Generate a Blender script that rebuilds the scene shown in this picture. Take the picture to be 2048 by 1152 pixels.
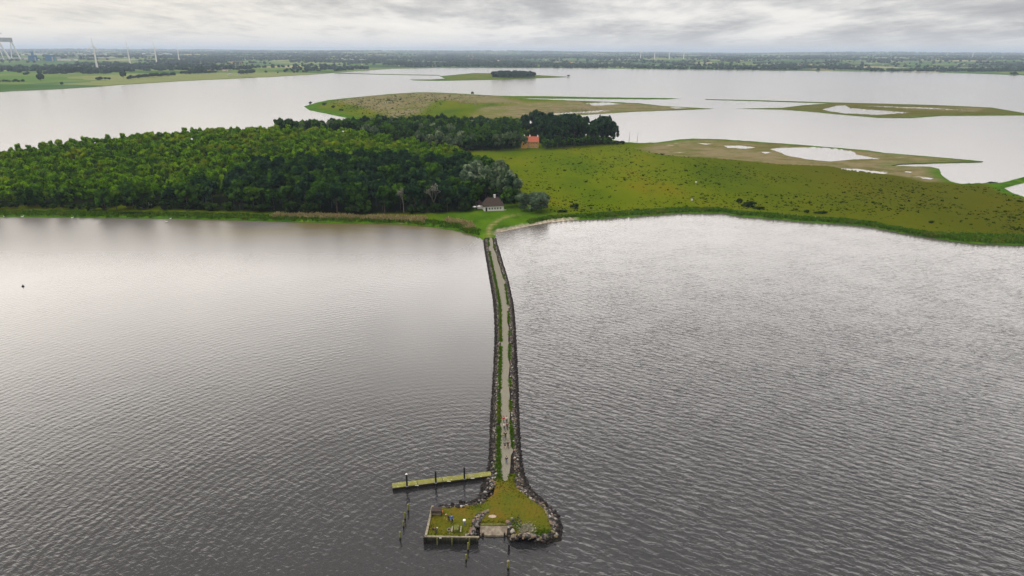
import bpy, bmesh, math, random
import numpy as np
from mathutils import Vector, Matrix, geometry
rad = math.radians
SC = bpy.context.scene
for o in list(bpy.data.objects): bpy.data.objects.remove(o)
COL = SC.collection
RNG = np.random.default_rng(7)
random.seed(7)

# ------------------------------------------------------------------ camera
HCAM, FPX = 75.0, 1365.0
PITCH = math.atan((576 - 103.5) / FPX)
ROLL = math.atan(9.5 / 2048)
cam = bpy.data.cameras.new('camera'); camo = bpy.data.objects.new('camera', cam); COL.objects.link(camo)
cam.sensor_width = 36.0; cam.lens = 36.0 * FPX / 2048
cam.clip_start = 1.0; cam.clip_end = 90000.0
MR = Matrix.Rotation(math.pi / 2 - PITCH, 3, 'X') @ Matrix.Rotation(ROLL, 3, 'Z')
camo.matrix_world = Matrix.Translation((0, 0, HCAM)) @ MR.to_4x4()
SC.camera = camo
SC.view_settings.view_transform = 'Standard'; SC.view_settings.look = 'None'
SC.view_settings.exposure = 0.0; SC.view_settings.gamma = 1.0
SC.cycles.max_bounces = 5; SC.cycles.diffuse_bounces = 2; SC.cycles.glossy_bounces = 3
SC.cycles.transparent_max_bounces = 4; SC.cycles.volume_bounces = 0
MRn = np.array(MR)
def G(px, py, z=0.0):
    """photo pixel -> the point of the ground (height z) it looks at"""
    px = np.asarray(px, float); py = np.asarray(py, float)
    d = np.stack([(px - 1024) / FPX, -(py - 576) / FPX, -np.ones_like(px)], -1) @ MRn.T
    t = (z - HCAM) / np.minimum(d[..., 2], -1e-4)
    return np.stack([d[..., 0] * t, d[..., 1] * t], -1)
def P(px, py, z=0.0):
    g = G(px, py, z); return Vector((float(g[0]), float(g[1]), z))
def GP(poly, z=0.0):
    a = np.array(poly, float); return G(a[:, 0], a[:, 1], z)

# ------------------------------------------------------------------ sky and sun
W = bpy.data.worlds.new('World'); SC.world = W; W.use_nodes = True
SUN_EL, SUN_AZ = rad(55), rad(-112)          # high on the left, behind cloud (azimuth from the view direction +Y)
class NT:
    def __init__(s, tree): s.t = tree
    def n(s, typ, **kw):
        nd = s.t.nodes.new(typ)
        for k, v in kw.items():
            if k.startswith('i_'):
                key = k[2:]; key = int(key) if key.isdigit() else key
                tgt = nd.inputs[key]
                if hasattr(v, 'is_output') or isinstance(v, bpy.types.NodeSocket): s.t.links.new(v, tgt)
                else: tgt.default_value = v
            else: setattr(nd, k, v)
        return nd
    def math(s, op, a, b=None, c=None, clamp=False):
        nd = s.t.nodes.new('ShaderNodeMath'); nd.operation = op; nd.use_clamp = clamp
        for i, v in enumerate((a, b, c)):
            if v is None: continue
            if isinstance(v, bpy.types.NodeSocket): s.t.links.new(v, nd.inputs[i])
            else: nd.inputs[i].default_value = v
        return nd.outputs[0]
    def vmul(s, vec, sc):
        nd = s.t.nodes.new('ShaderNodeVectorMath'); nd.operation = 'MULTIPLY'
        s.t.links.new(vec, nd.inputs[0]); nd.inputs[1].default_value = sc
        return nd.outputs[0]
    def map(s, vec, loc=(0, 0, 0), rot=(0, 0, 0), scale=(1, 1, 1), typ='POINT'):
        nd = s.t.nodes.new('ShaderNodeMapping'); s.t.links.new(vec, nd.inputs[0]); nd.vector_type = typ
        nd.inputs[1].default_value = loc; nd.inputs[2].default_value = rot; nd.inputs[3].default_value = scale
        return nd.outputs[0]
    def noise(s, vec, scale, detail=4, rough=.55, dist=0.0, out=0):
        nd = s.t.nodes.new('ShaderNodeTexNoise'); s.t.links.new(vec, nd.inputs['Vector'])
        nd.inputs['Scale'].default_value = scale; nd.inputs['Detail'].default_value = detail
        nd.inputs['Roughness'].default_value = rough; nd.inputs['Distortion'].default_value = dist
        return nd.outputs[out]
    def rng(s, v, a, b, c=0.0, d=1.0, smooth=True):
        nd = s.t.nodes.new('ShaderNodeMapRange'); s.t.links.new(v, nd.inputs[0])
        for i, x in enumerate((a, b, c, d)): nd.inputs[i + 1].default_value = x
        nd.interpolation_type = 'SMOOTHSTEP' if smooth else 'LINEAR'
        return nd.outputs[0]
    def mix(s, f, a, b, mode='MIX'):
        nd = s.t.nodes.new('ShaderNodeMix'); nd.data_type = 'RGBA'; nd.blend_type = mode; nd.clamp_factor = True
        for i, v in ((0, f), (6, a), (7, b)):
            if isinstance(v, bpy.types.NodeSocket): s.t.links.new(v, nd.inputs[i])
            elif i == 0: nd.inputs[i].default_value = v
            else: nd.inputs[i].default_value = (*v[:3], 1)
        return nd.outputs[2]
    def ramp(s, v, stops, interp='LINEAR'):
        nd = s.t.nodes.new('ShaderNodeValToRGB'); s.t.links.new(v, nd.inputs[0]); cr = nd.color_ramp
        cr.interpolation = interp
        while len(cr.elements) < len(stops): cr.elements.new(.5)
        for e, (p, c) in zip(cr.elements, stops):
            e.position = p; e.color = (*c[:3], 1) if not isinstance(c, float) else (c, c, c, 1)
        return nd.outputs[0]
    def link(s, a, b): s.t.links.new(a, b)

def build_world():
    t = NT(W.node_tree); W.node_tree.nodes.clear()
    out = t.n('ShaderNodeOutputWorld'); bg = t.n('ShaderNodeBackground')
    sky = t.n('ShaderNodeTexSky', sky_type='NISHITA', sun_disc=False)
    sky.sun_elevation = SUN_EL; sky.sun_rotation = SUN_AZ; sky.air_density = 1.0; sky.dust_density = 2.0
    d = t.n('ShaderNodeTexCoord').outputs['Generated']
    sp = t.n('ShaderNodeSeparateXYZ', i_0=d)
    z = t.math('MAXIMUM', sp.outputs[2], 0.0)
    zz = t.math('ADD', z, 0.065)
    u = t.math('DIVIDE', sp.outputs[0], zz); v = t.math('DIVIDE', sp.outputs[1], zz)
    uv = t.n('ShaderNodeCombineXYZ', i_0=u, i_1=v).outputs[0]
    n1 = t.noise(t.map(uv, loc=(3.1, 1.7, 0), scale=(.85, .30, 1)), .75, 9, .6, .2)
    n2 = t.noise(t.map(uv, loc=(9, 4, 2), scale=(1, .5, 1)), .17, 5, .55, .4)
    n3 = t.noise(t.map(uv, scale=(1, .34, 1)), 3.6, 6, .62, .3)
    c = t.math('ADD', t.math('MULTIPLY', n1, .52), t.math('ADD', t.math('MULTIPLY', n2, .24), t.math('MULTIPLY', n3, .24)))
    n4 = t.noise(t.map(d, scale=(6.5, 6.5, 34)), 1.0, 7, .58, .25); n5 = t.noise(t.map(d, loc=(4, 2, 1), scale=(2.2, 2.2, 16)), 1.0, 3, .5, .2)
    c = t.math('ADD', t.math('MULTIPLY', c, .40), t.math('ADD', t.math('MULTIPLY', n4, .38), t.math('MULTIPLY', n5, .22)))
    # darker to the right, brighter to the left
    c = t.math('SUBTRACT', c, t.math('MULTIPLY', sp.outputs[0], .06))
    cl = t.ramp(c, [(.405, (.44, .44, .45)), (.455, (.55, .545, .545)), (.50, (.74, .725, .705)), (.54, (.92, .89, .85)), (.61, (1.02, .98, .92))])
    # warm glow low at the left
    warm = t.rng(sp.outputs[0], .1, -.6)
    cl = t.mix(t.math('MULTIPLY', warm, .5), cl, (1.03, .97, .86), 'MULTIPLY')
    # near the horizon the layers merge into an even pale band
    hz = t.rng(z, .03, 0.0)
    cl = t.mix(t.math('MULTIPLY', hz, .65), cl, (.78, .765, .745))
    fwd = t.rng(sp.outputs[1], -.3, .75)          # unseen glow band in the sky ahead, added to brighten the water
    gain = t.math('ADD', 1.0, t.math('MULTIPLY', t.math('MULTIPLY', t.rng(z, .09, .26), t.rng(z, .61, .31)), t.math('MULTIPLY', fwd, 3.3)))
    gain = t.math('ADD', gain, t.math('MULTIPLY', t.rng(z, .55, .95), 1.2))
    cl = t.mix(t.rng(z, .06, .2), cl, t.mix(.5, cl, (.80, .745, .70)))
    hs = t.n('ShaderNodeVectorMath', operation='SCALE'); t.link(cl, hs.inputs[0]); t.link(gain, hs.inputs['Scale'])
    sk = t.n('ShaderNodeVectorMath', operation='SCALE'); t.link(sky.outputs[0], sk.inputs[0]); sk.inputs['Scale'].default_value = .1
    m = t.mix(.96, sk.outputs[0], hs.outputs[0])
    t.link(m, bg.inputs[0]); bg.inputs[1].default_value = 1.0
    t.link(bg.outputs[0], out.inputs[0])
build_world()
sl = bpy.data.lights.new('sun', 'SUN'); sl.energy = 1.5; sl.angle = rad(12); sl.color = (1, .95, .88)
so = bpy.data.objects.new('sun', sl); COL.objects.link(so)
sdir = Vector((math.sin(SUN_AZ) * math.cos(SUN_EL), math.cos(SUN_AZ) * math.cos(SUN_EL), math.sin(SUN_EL)))
so.rotation_euler = sdir.to_track_quat('Z', 'Y').to_euler(); so.location = (0, 0, 500)

# ------------------------------------------------------------------ tagging helpers
def tag(o, label=None, cat=None, group=None, kind=None):
    for k, v in (('label', label), ('category', cat), ('group', group), ('kind', kind)):
        if v: o[k] = v
    return o
def empty(name, loc, rz=0.0, scale=1.0):
    o = bpy.data.objects.new(name, None); COL.objects.link(o)
    o.location = loc; o.rotation_euler = (0, 0, rz); o.scale = (scale,) * 3 if not hasattr(scale, '__len__') else scale
    o.empty_display_size = .5
    return o
def linkobj(name, me, parent=None, loc=(0, 0, 0), rot=(0, 0, 0), scale=(1, 1, 1)):
    o = bpy.data.objects.new(name, me); COL.objects.link(o); o.parent = parent
    o.location = loc; o.rotation_euler = rot; o.scale = scale
    return o
def copy_tree(o, parent=None):
    c = o.copy(); COL.objects.link(c); c.parent = parent
    for ch in o.children: copy_tree(ch, c)
    return c
def mesh_np(name, V, F, mats, attrs=None, matidx=None, smooth=False):
    """V (n,3), F (m,k) with k=3 or 4"""
    me = bpy.data.meshes.new(name); V = np.asarray(V, np.float32); F = np.asarray(F, np.int32)
    k = F.shape[1]; m = len(F)
    me.vertices.add(len(V)); me.vertices.foreach_set('co', V.ravel())
    me.loops.add(m * k); me.loops.foreach_set('vertex_index', F.ravel())
    me.polygons.add(m); me.polygons.foreach_set('loop_start', np.arange(0, m * k, k, dtype=np.int32))
    for mt in (mats if isinstance(mats, (list, tuple)) else [mats]): me.materials.append(mt)
    if matidx is not None: me.polygons.foreach_set('material_index', np.asarray(matidx, np.int32))
    if smooth: me.polygons.foreach_set('use_smooth', np.ones(m, bool))
    me.update(calc_edges=True)
    for nm, (dom, arr) in (attrs or {}).items():
        arr = np.asarray(arr, np.float32)
        if arr.ndim == 1:
            a = me.attributes.new(nm, 'FLOAT', dom); a.data.foreach_set('value', arr)
        else:
            a = me.attributes.new(nm, 'FLOAT_COLOR', dom); a.data.foreach_set('color', arr.ravel())
    return me
class MB:
    """collects simple shapes; build() links them as one mesh object"""
    def __init__(s): s.bm = bmesh.new()
    def xf(s, vs, M): bmesh.ops.transform(s.bm, matrix=M, verts=vs); return vs
    def box(s, c, d, rz=0, tilt=None, bevel=0):
        vs = bmesh.ops.create_cube(s.bm, size=1)['verts']
        if bevel:
            bmesh.ops.scale(s.bm, vec=d, verts=vs)
            es = list({e for v in vs for e in v.link_edges})
            r = bmesh.ops.bevel(s.bm, geom=es, offset=bevel, segments=1, affect='EDGES')
            vs = list({v for f in r['faces'] for v in f.verts} | {v for v in r['verts']})
            M = Matrix.Translation(c) @ Matrix.Rotation(rz, 4, 'Z')
        else:
            M = Matrix.Translation(c) @ Matrix.Rotation(rz, 4, 'Z') @ (tilt or Matrix()) @ Matrix.Diagonal((*d, 1))
        return s.xf(vs, M)
    def rod(s, a, b, r0, r1=None, seg=8):
        a, b = Vector(a), Vector(b); r1 = r0 if r1 is None else r1; L = (b - a).length
        vs = bmesh.ops.create_cone(s.bm, cap_ends=True, segments=seg, radius1=r0, radius2=r1, depth=L)['verts']
        q = (b - a).to_track_quat('Z', 'Y').to_matrix().to_4x4()
        return s.xf(vs, Matrix.Translation((a + b) / 2) @ q)
    def ball(s, c, r, sub=2, jit=0.0):
        vs = bmesh.ops.create_icosphere(s.bm, subdivisions=sub, radius=1)['verts']
        r = r if hasattr(r, '__len__') else (r, r, r)
        for v in vs:
            if jit: v.co *= 1 + random.uniform(-jit, jit)
        return s.xf(vs, Matrix.Translation(c) @ Matrix.Diagonal((*r, 1)))
    def face(s, pts):
        return s.bm.faces.new([s.bm.verts.new(p) for p in pts])
    def prism(s, pts, z0, z1):
        lo = [s.bm.verts.new((x, y, z0)) for x, y in pts]; hi = [s.bm.verts.new((x, y, z1)) for x, y in pts]
        s.bm.faces.new(lo[::-1]); s.bm.faces.new(hi); n = len(pts)
        for i in range(n): s.bm.faces.new((lo[i], lo[(i + 1) % n], hi[(i + 1) % n], hi[i]))
    def mesh(s, name, mat, smooth=False):
        bmesh.ops.recalc_face_normals(s.bm, faces=s.bm.faces)
        me = bpy.data.meshes.new(name); s.bm.to_mesh(me); s.bm.free(); me.materials.append(mat)
        if smooth:
            for p in me.polygons: p.use_smooth = True
        return me
    def build(s, name, mat, parent=None, smooth=False, **kw):
        return linkobj(name, s.mesh(name, mat, smooth), parent, **kw)

# ------------------------------------------------------------------ geometry helpers
def ss(x, a=0.0, b=1.0):
    t = np.clip((x - a) / (b - a), 0, 1); return t * t * (3 - 2 * t)
def sdist(poly, pts):
    """signed distance (m) to polygon, positive inside"""
    poly = np.asarray(poly, float); pts = np.asarray(pts, float); out = np.empty(len(pts))
    A = poly; B = np.roll(poly, -1, 0); AB = B - A; L2 = (AB ** 2).sum(1) + 1e-9
    for s in range(0, len(pts), 20000):
        p = pts[s:s + 20000]
        ap = p[:, None, :] - A[None]
        t = np.clip((ap * AB[None]).sum(2) / L2, 0, 1)
        d = np.sqrt(((ap - t[..., None] * AB[None]) ** 2).sum(2).min(1))
        c1 = (A[None, :, 1] > p[:, None, 1]) != (B[None, :, 1] > p[:, None, 1])
        xi = A[None, :, 0] + (p[:, None, 1] - A[None, :, 1]) * AB[None, :, 0] / np.where(np.abs(AB[None, :, 1]) < 1e-9, 1e-9, AB[None, :, 1])
        ins = ((c1 & (p[:, None, 0] < xi)).sum(1) % 2) == 1
        out[s:s + 20000] = np.where(ins, d, -d)
    return out
def vnoise(x, y, s, seed=0):
    """cheap smooth value noise"""
    r = np.random.default_rng(seed).random((64, 64))
    x = np.asarray(x) / s; y = np.asarray(y) / s
    xi = np.floor(x).astype(int); yi = np.floor(y).astype(int); fx = x - xi; fy = y - yi
    fx = fx * fx * (3 - 2 * fx); fy = fy * fy * (3 - 2 * fy)
    g = lambda a, b: r[a % 64, b % 64]
    return (g(xi, yi) * (1 - fx) + g(xi + 1, yi) * fx) * (1 - fy) + (g(xi, yi + 1) * (1 - fx) + g(xi + 1, yi + 1) * fx) * fy
def densify(poly, step, jit=0.0, seed=1):
    r = np.random.default_rng(seed); out = []
    n = len(poly)
    for i in range(n):
        a = np.array(poly[i], float); b = np.array(poly[(i + 1) % n], float)
        L = math.hypot(b[0] - a[0], (b[1] - a[1]) * 3); k = max(1, int(L / step))
        for j in range(k):
            p = a + (b - a) * j / k
            if j and jit: p = p + r.normal(0, 1, 2) * (jit * 2, jit * .5)
            out.append((float(p[0]), float(p[1])))
    return out
def cdt(outer, holes_edges, inner):
    vs = [Vector(p) for p in outer]; n = len(vs); edges = []
    for h in holes_edges:
        s = len(vs); vs += [Vector(p) for p in h]; edges += [(s + i, s + (i + 1) % len(h)) for i in range(len(h))]
    vs += [Vector(p) for p in inner]
    r = geometry.delaunay_2d_cdt(vs, edges, [list(range(n))], 1, 1e-4)
    V = np.array([(v.x, v.y) for v in r[0]]); F = np.array(r[2], int)
    return V, F
def inpoly(poly, pts): return sdist(poly, pts) > 0

# ------------------------------------------------------------------ materials
def newmat(name):
    m = bpy.data.materials.new(name); m.use_nodes = True; m.node_tree.nodes.clear()
    t = NT(m.node_tree); t.out = t.n('ShaderNodeOutputMaterial'); t.m = m
    return t
def prin(t, color, rough=.8, normal=None, spec=.3, metal=0.0, **kw):
    b = t.n('ShaderNodeBsdfPrincipled')
    for key, v in (('Base Color', color), ('Roughness', rough), ('Specular IOR Level', spec), ('Metallic', metal)):
        if isinstance(v, bpy.types.NodeSocket): t.link(v, b.inputs[key])
        elif key == 'Base Color': b.inputs[key].default_value = (*v[:3], 1)
        else: b.inputs[key].default_value = v
    if normal: t.link(normal, b.inputs['Normal'])
    t.link(b.outputs[0], t.out.inputs[0]); return b
def bump(t, h, dist=.1, strength=1.0):
    b = t.n('ShaderNodeBump'); b.inputs['Strength'].default_value = strength; b.inputs['Distance'].default_value = dist
    t.link(h, b.inputs['Height']); return b.outputs[0]
def pos(t): return t.n('ShaderNodeNewGeometry').outputs['Position']
def attr(t, nm, out='Fac'): return t.n('ShaderNodeAttribute', attribute_name=nm).outputs[out]
def plain(name, c1, c2=None, scale=2.0, rough=.8, metal=0.0, detail=5, spec=.3, stretch=(1, 1, 1), bmp=0.0):
    t = newmat(name); c2 = c2 or tuple(x * .6 for x in c1)
    co = t.map(t.n('ShaderNodeTexCoord').outputs['Object'], scale=stretch)
    n = t.noise(co, scale, detail, .6)
    col = t.ramp(n, [(.35, c2), (.65, c1)])
    prin(t, col, rough, bump(t, n, bmp) if bmp else None, spec, metal); return t.m
def foliage_mat(name, dark, mid, light, warm=None, wscale=.045, trans=.22):
    t = newmat(name)
    p = pos(t)
    ti = attr(t, 'tint')
    col = t.ramp(ti, [(0.0, dark), (.5, mid), (1.0, light)])
    n = t.noise(p, wscale, 3, .6)
    n2 = t.noise(p, wscale * 4.5, 2, .5)
    col = t.mix(t.rng(n2, .3, .7, 0, .65), t.mix(0.55, col, dark), col)
    if warm: col = t.mix(t.rng(n, .52, .68, 0, .6), col, warm)
    rnd = t.n('ShaderNodeObjectInfo').outputs['Random']
    col = t.mix(1.0, col, t.ramp(rnd, [(0, (.75, .8, .8)), (.5, (1.0, 1.0, 1.0)), (1, (1.22, 1.15, .95))]), 'MULTIPLY')
    d = t.n('ShaderNodeBsdfDiffuse'); t.link(col, d.inputs[0])
    tr = t.n('ShaderNodeBsdfTranslucent'); t.link(t.mix(.5, col, light), tr.inputs[0])
    mx = t.n('ShaderNodeMixShader'); mx.inputs[0].default_value = trans
    t.link(d.outputs[0], mx.inputs[1]); t.link(tr.outputs[0], mx.inputs[2]); t.link(mx.outputs[0], t.out.inputs[0])
    return t.m
M = {}
M['young'] = foliage_mat('young_leaf', (.018, .056, .002), (.080, .200, .003), (.215, .39, .006), (.20, .24, .007))
M['dark'] = foliage_mat('dark_leaf', (.009, .027, .006), (.032, .090, .014), (.090, .190, .022), (.070, .170, .008))
M['deep'] = foliage_mat('deep_leaf', (.006, .018, .010), (.019, .054, .024), (.052, .115, .042))
M['silver'] = foliage_mat('silver_leaf', (.032, .062, .032), (.105, .155, .090), (.25, .31, .20))
M['shrub'] = foliage_mat('shrub_leaf', (.008, .020, .006), (.020, .042, .010), (.042, .080, .014))
M['lime'] = foliage_mat('lime_leaf', (.020, .050, .004), (.060, .130, .008), (.115, .210, .010))
M['pale'] = foliage_mat('pale_leaf', (.10, .11, .09), (.20, .20, .16), (.34, .33, .27))
M['far'] = foliage_mat('far_leaf', (.012, .028, .020), (.024, .050, .034), (.045, .078, .046))  # bluish, lightened leaf colour: some distance haze is put into it
M['bark'] = plain('bark', (.09, .07, .055), (.04, .032, .026), 3)
M['palebark'] = plain('pale_bark', (.24, .22, .20), (.11, .10, .095), 3)
M['white'] = plain('white_paint', (.80, .79, .76), (.66, .65, .62), 1.5, .6)
M['dark_glass'] = plain('dark_glass', (.03, .035, .045), (.015, .018, .022), 1, .12, spec=.6)

# ------------------------------------------------------------------ water
WAVE = .70
def water_mat():
    t = newmat('water'); p = pos(t); sp = t.n('ShaderNodeSeparateXYZ', i_0=p)
    X, Y = sp.outputs[0], sp.outputs[1]
    # calm lee on the left of the causeway, wind ripples on the right and around the head
    lx = t.rng(X, -3, -60, 0, 1); rx = t.rng(X, -6, 14, 0, 1)
    ny = t.rng(Y, 120, 190, 1, 0)
    lee = t.math('MULTIPLY', t.rng(X, 0, -4, 0, 1), t.rng(Y, 105, 175, 0, .72))
    calm = t.math('MULTIPLY', t.math('MULTIPLY', t.rng(X, -1, -5), t.rng(X, -75, -22)), t.math('MULTIPLY', t.rng(Y, 118, 150), t.rng(Y, 330, 250)))
    lee = t.math('MAXIMUM', lee, t.math('MULTIPLY', calm, 1.28))
    patch = t.noise(t.map(p, scale=(1, .5, 1)), .012, 3, .5)
    lee = t.math('MULTIPLY', lee, t.rng(Y, 300, 200, -.5, 1))
    amp = t.math('SUBTRACT', 1.0, t.math('MULTIPLY', lee, .68))
    amp = t.math('MULTIPLY', amp, t.rng(patch, .3, .7, .9, 1.08))
    fade = t.math('MULTIPLY', t.rng(Y, 140, 300, 1, .42), t.rng(Y, 400, 900, 1, .9))
    amp = t.math('MULTIPLY', amp, fade)
    def train(crest_deg, lam, dist, ds, detail=2.0, ring=None):
        wv = t.n('ShaderNodeTexWave', wave_type='RINGS' if ring else 'BANDS')
        if ring: wv.rings_direction = 'SPHERICAL'; co = t.map(p, loc=(-ring[0], -ring[1], 0))
        else: wv.bands_direction = 'X'; co = t.map(p, rot=(0, 0, rad(crest_deg - 90)), typ='TEXTURE')
        t.link(co, wv.inputs[0])
        for k_, v_ in (('Scale', 2 * math.pi / 20 / lam), ('Distortion', dist), ('Detail', detail), ('Detail Scale', ds), ('Detail Roughness', .5)): wv.inputs[k_].default_value = v_
        return wv.outputs[1]
    c = P(960, 1100)
    gust = t.rng(t.noise(p, .07, 2, .5), .35, .65, .8, 1.12)
    tr1 = t.math('MULTIPLY', train(-38, 2.1, 9.0, .24, 3), .050)
    tr2 = t.math('MULTIPLY', train(-12, 1.4, 8.0, .34, 3), .028)
    tr3 = t.math('MULTIPLY', train(0, 1.8, 11.0, .15, 3, ring=(c.x, c.y - 4)), .028)
    w2 = t.math('MULTIPLY', t.noise(t.map(p, rot=(0, 0, rad(-30)), scale=(2.1, .9, 1), typ='TEXTURE'), 1.0, 3, .5, .6), .26)
    w3 = t.math('MULTIPLY', t.noise(t.map(p, rot=(0, 0, rad(35)), scale=(1.3, .7, 1), typ='TEXTURE'), 1.0, 2, .5, .3), .09)
    hr = t.math('ADD', t.math('ADD', tr1, tr2), t.math('ADD', w2, w3))
    hl = t.math('ADD', tr3, t.math('ADD', t.math('MULTIPLY', w2, .5), w3))
    side = t.rng(X, -8, 8)
    h = t.math('ADD', t.math('MULTIPLY', hr, side), t.math('MULTIPLY', hl, t.math('SUBTRACT', 1.0, side)))
    h = t.math('MULTIPLY', t.math('MULTIPLY', h, gust), amp)
    b = t.n('ShaderNodeBump'); b.inputs['Strength'].default_value = 1.0; b.inputs['Distance'].default_value = WAVE
    t.link(h, b.inputs['Height'])
    # shallow olive bottom near the island shore on the left
    sh = t.rng(Y, 262, 300, 0, 1); shx = t.rng(X, -180, -110, 0, 1); sx2 = t.rng(X, -4, -20, 0, 1)
    shf = t.math('MULTIPLY', t.math('MULTIPLY', sh, shx), sx2)
    shf = t.math('MULTIPLY', shf, t.rng(t.noise(t.map(p, scale=(.25, 1, 1)), .12, 4), .38, .55))
    col = t.mix(shf, (.020, .020, .022), (.085, .066, .018))
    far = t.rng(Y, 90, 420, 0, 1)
    col = t.mix(far, col, t.mix(shf, (.13, .115, .105), (.09, .07, .02)))  # paler base far out: turbid tone plus some sky sheen put into the colour
    nearwood = t.math('MULTIPLY', t.math('MULTIPLY', t.rng(Y, 215, 290), t.rng(Y, 420, 360)), t.rng(X, 0, -30))
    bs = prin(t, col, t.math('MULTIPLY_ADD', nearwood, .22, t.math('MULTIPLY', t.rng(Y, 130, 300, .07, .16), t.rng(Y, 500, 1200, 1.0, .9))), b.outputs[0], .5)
    bs.inputs['IOR'].default_value = 1.5
    t.link(t.rng(Y, 120, 600, .5, .85), bs.inputs['Specular IOR Level'])
    return t.m
M['water'] = water_mat()
def flat(name, pts, z, mat):
    me = bpy.data.meshes.new(name); me.from_pydata([(x, y, z) for x, y in pts], [], [tuple(range(len(pts)))]); me.materials.append(mat)
    return linkobj(name, me)
tag(flat('water', [(-45000, -2000), (45000, -2000), (45000, 45000), (-45000, 45000)], 0.0, M['water']),
    'grey rippled sea water all around the causeway and islands', kind='structure')

# ------------------------------------------------------------------ land outlines (photo pixels of the shoreline)
ISLE = [(-420, 431), (0, 434), (120, 435), (240, 437), (350, 438), (470, 441), (600, 445), (700, 447), (800, 449), (860, 454),
        (920, 463), (955, 473), (965, 480), (990, 478), (993, 466), (1020, 460), (1060, 452), (1100, 445), (1140, 441), (1200, 438), (1300, 431),
        (1360, 427), (1448, 427), (1480, 433), (1540, 438), (1620, 445), (1690, 449), (1740, 454), (1800, 466), (1850, 474),
        (1900, 482), (1950, 488), (2048, 491), (2500, 500), (2500, 440), (2048, 394), (2025, 386), (2008, 376), (2048, 366),
        (2500, 270), (2500, 262), (2048, 354), (2005, 365), (1985, 367), (1950, 367), (1922, 368), (1900, 363), (1885, 352),
        (1878, 338), (1860, 334), (1780, 333), (1800, 329), (1862, 327), (1964, 325), (1967, 323), (1904, 317), (1767, 306),
        (1738, 301), (1593, 289), (1448, 279), (1386, 277), (1357, 279), (1316, 285), (1280, 286), (1254, 285), (1200, 276),
        (1120, 262), (1040, 250), (1058, 240), (1120, 233), (1200, 228), (1280, 223), (1366, 220), (1428, 217.5), (1324, 212),
        (1275, 206), (1200, 203), (1098, 199), (1030, 196.5), (1200, 198.3), (1330, 199), (1364, 197.8), (1330, 196), (1200, 194.5),
        (1100, 192.5), (995, 191.5), (978, 190.5), (910, 186.5), (859, 184.5), (825, 185), (773, 188.5), (705, 195), (657, 200),
        (630, 206), (608, 213), (620, 221), (660, 229), (700, 237), (722, 246), (715, 262), (650, 272), (560, 280), (420, 288),
        (300, 296), (200, 301), (110, 297), (85, 297), (0, 304), (-420, 330)]
PONDS = [[(1540, 298), (1564, 295.5), (1631, 294.5), (1675, 298), (1709, 304), (1712, 309), (1759, 318), (1709, 318.5), (1660, 323), (1614, 318.5), (1573, 311), (1560, 305)],
         [(1662, 336), (1713, 337.5), (1776, 345.5), (1763, 349), (1720, 347), (1689, 343.5)],
         [(1448, 291.5), (1480, 291), (1512, 295), (1490, 297.5), (1455, 295.5)],
         [(1813, 342.5), (1826, 343.5), (1820, 345.5), (1808, 344)], [(1842, 354.5), (1868, 356.5), (1862, 358.5), (1846, 357.5)],
         [(1395, 286), (1425, 287.5), (1410, 289)], [(1520, 303), (1545, 305), (1530, 307)],
         [(1016, 202), (1050, 202), (1049, 206), (1022, 205.5)], [(920, 211), (953, 211.5), (952, 213.5), (922, 213)],
         [(924, 236), (945, 236.5), (953, 240), (930, 239.5)], [(1060, 231), (1100, 226.5), (1200, 220.5), (1232, 221.5), (1190, 224.8), (1110, 229.8), (1075, 234.5)],
         [(1163, 206), (1215, 205), (1240, 208), (1200, 211), (1170, 210)], [(1340, 214.2), (1375, 216), (1350, 217)], [(990, 241), (1020, 240), (1035, 243), (1005, 246)]]
MUD = [[(1270, 300), (1300, 288), (1345, 282), (1400, 279), (1600, 291), (1740, 303), (1900, 317), (1970, 324), (1880, 330), (1880, 350), (1915, 368),
        (1850, 367), (1800, 356), (1740, 349), (1650, 337), (1560, 334), (1440, 322), (1340, 316), (1290, 308)],
       [(660, 206), (720, 192), (860, 184), (1000, 192), (1060, 215), (960, 216), (880, 208), (840, 232), (790, 240), (730, 222)],
       [(960, 222), (1150, 206), (1300, 208), (1430, 217), (1200, 230), (1050, 240), (930, 240)],
       [(1225, 204), (1340, 212), (1430, 218), (1280, 224), (1160, 215)]]
ISLE_D = densify(ISLE, 9, .30); ISLW = GP(ISLE_D); PONDS_D = [densify(p, 6, .2) for p in PONDS]; PONDW = [GP(p) for p in PONDS_D]; MUDW = [GP(p) for p in MUD]
HILL = [(-215, 520, 150, 110, 9.0), (-60, 620, 120, 80, 3.0), (260, 500, 140, 60, 1.5), (-60, 1020, 190, 110, 5.0)]
def isle_z(p, sd=None):
    p = np.asarray(p, float).reshape(-1, 2)
    if sd is None: sd = sdist(ISLW, p)
    far = np.clip(np.hypot(p[:, 0], p[:, 1]) / 500, 1, 3)
    z = .06 + .84 * ss(sd / (2.2 * far)) + .8 * ss(sd, 10, 60)
    for hx, hy, sx, sy, a in HILL:
        z = z + a * np.exp(-((p[:, 0] - hx) / sx) ** 2 - ((p[:, 1] - hy) / sy) ** 2) * ss(sd, 3, 50)
    z = z + (vnoise(p[:, 0], p[:, 1], 18, 3) - .5) * .5 * ss(sd, 4, 20)
    for m in MUDW[:1]:
        w = ss(sdist(m, p), -6, 8); z = z * (1 - w) + (.25 + .25 * vnoise(p[:, 0], p[:, 1], 15, 5)) * w
    w = ss(sdist(MUDW[3], p), -6, 8); z = z * (1 - w) + .3 * w
    for m in PONDW:
        d = sdist(m, p); z = np.where(d > -.05, -.02 - .3 * ss(d, 0, 2), z)
    return z
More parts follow.
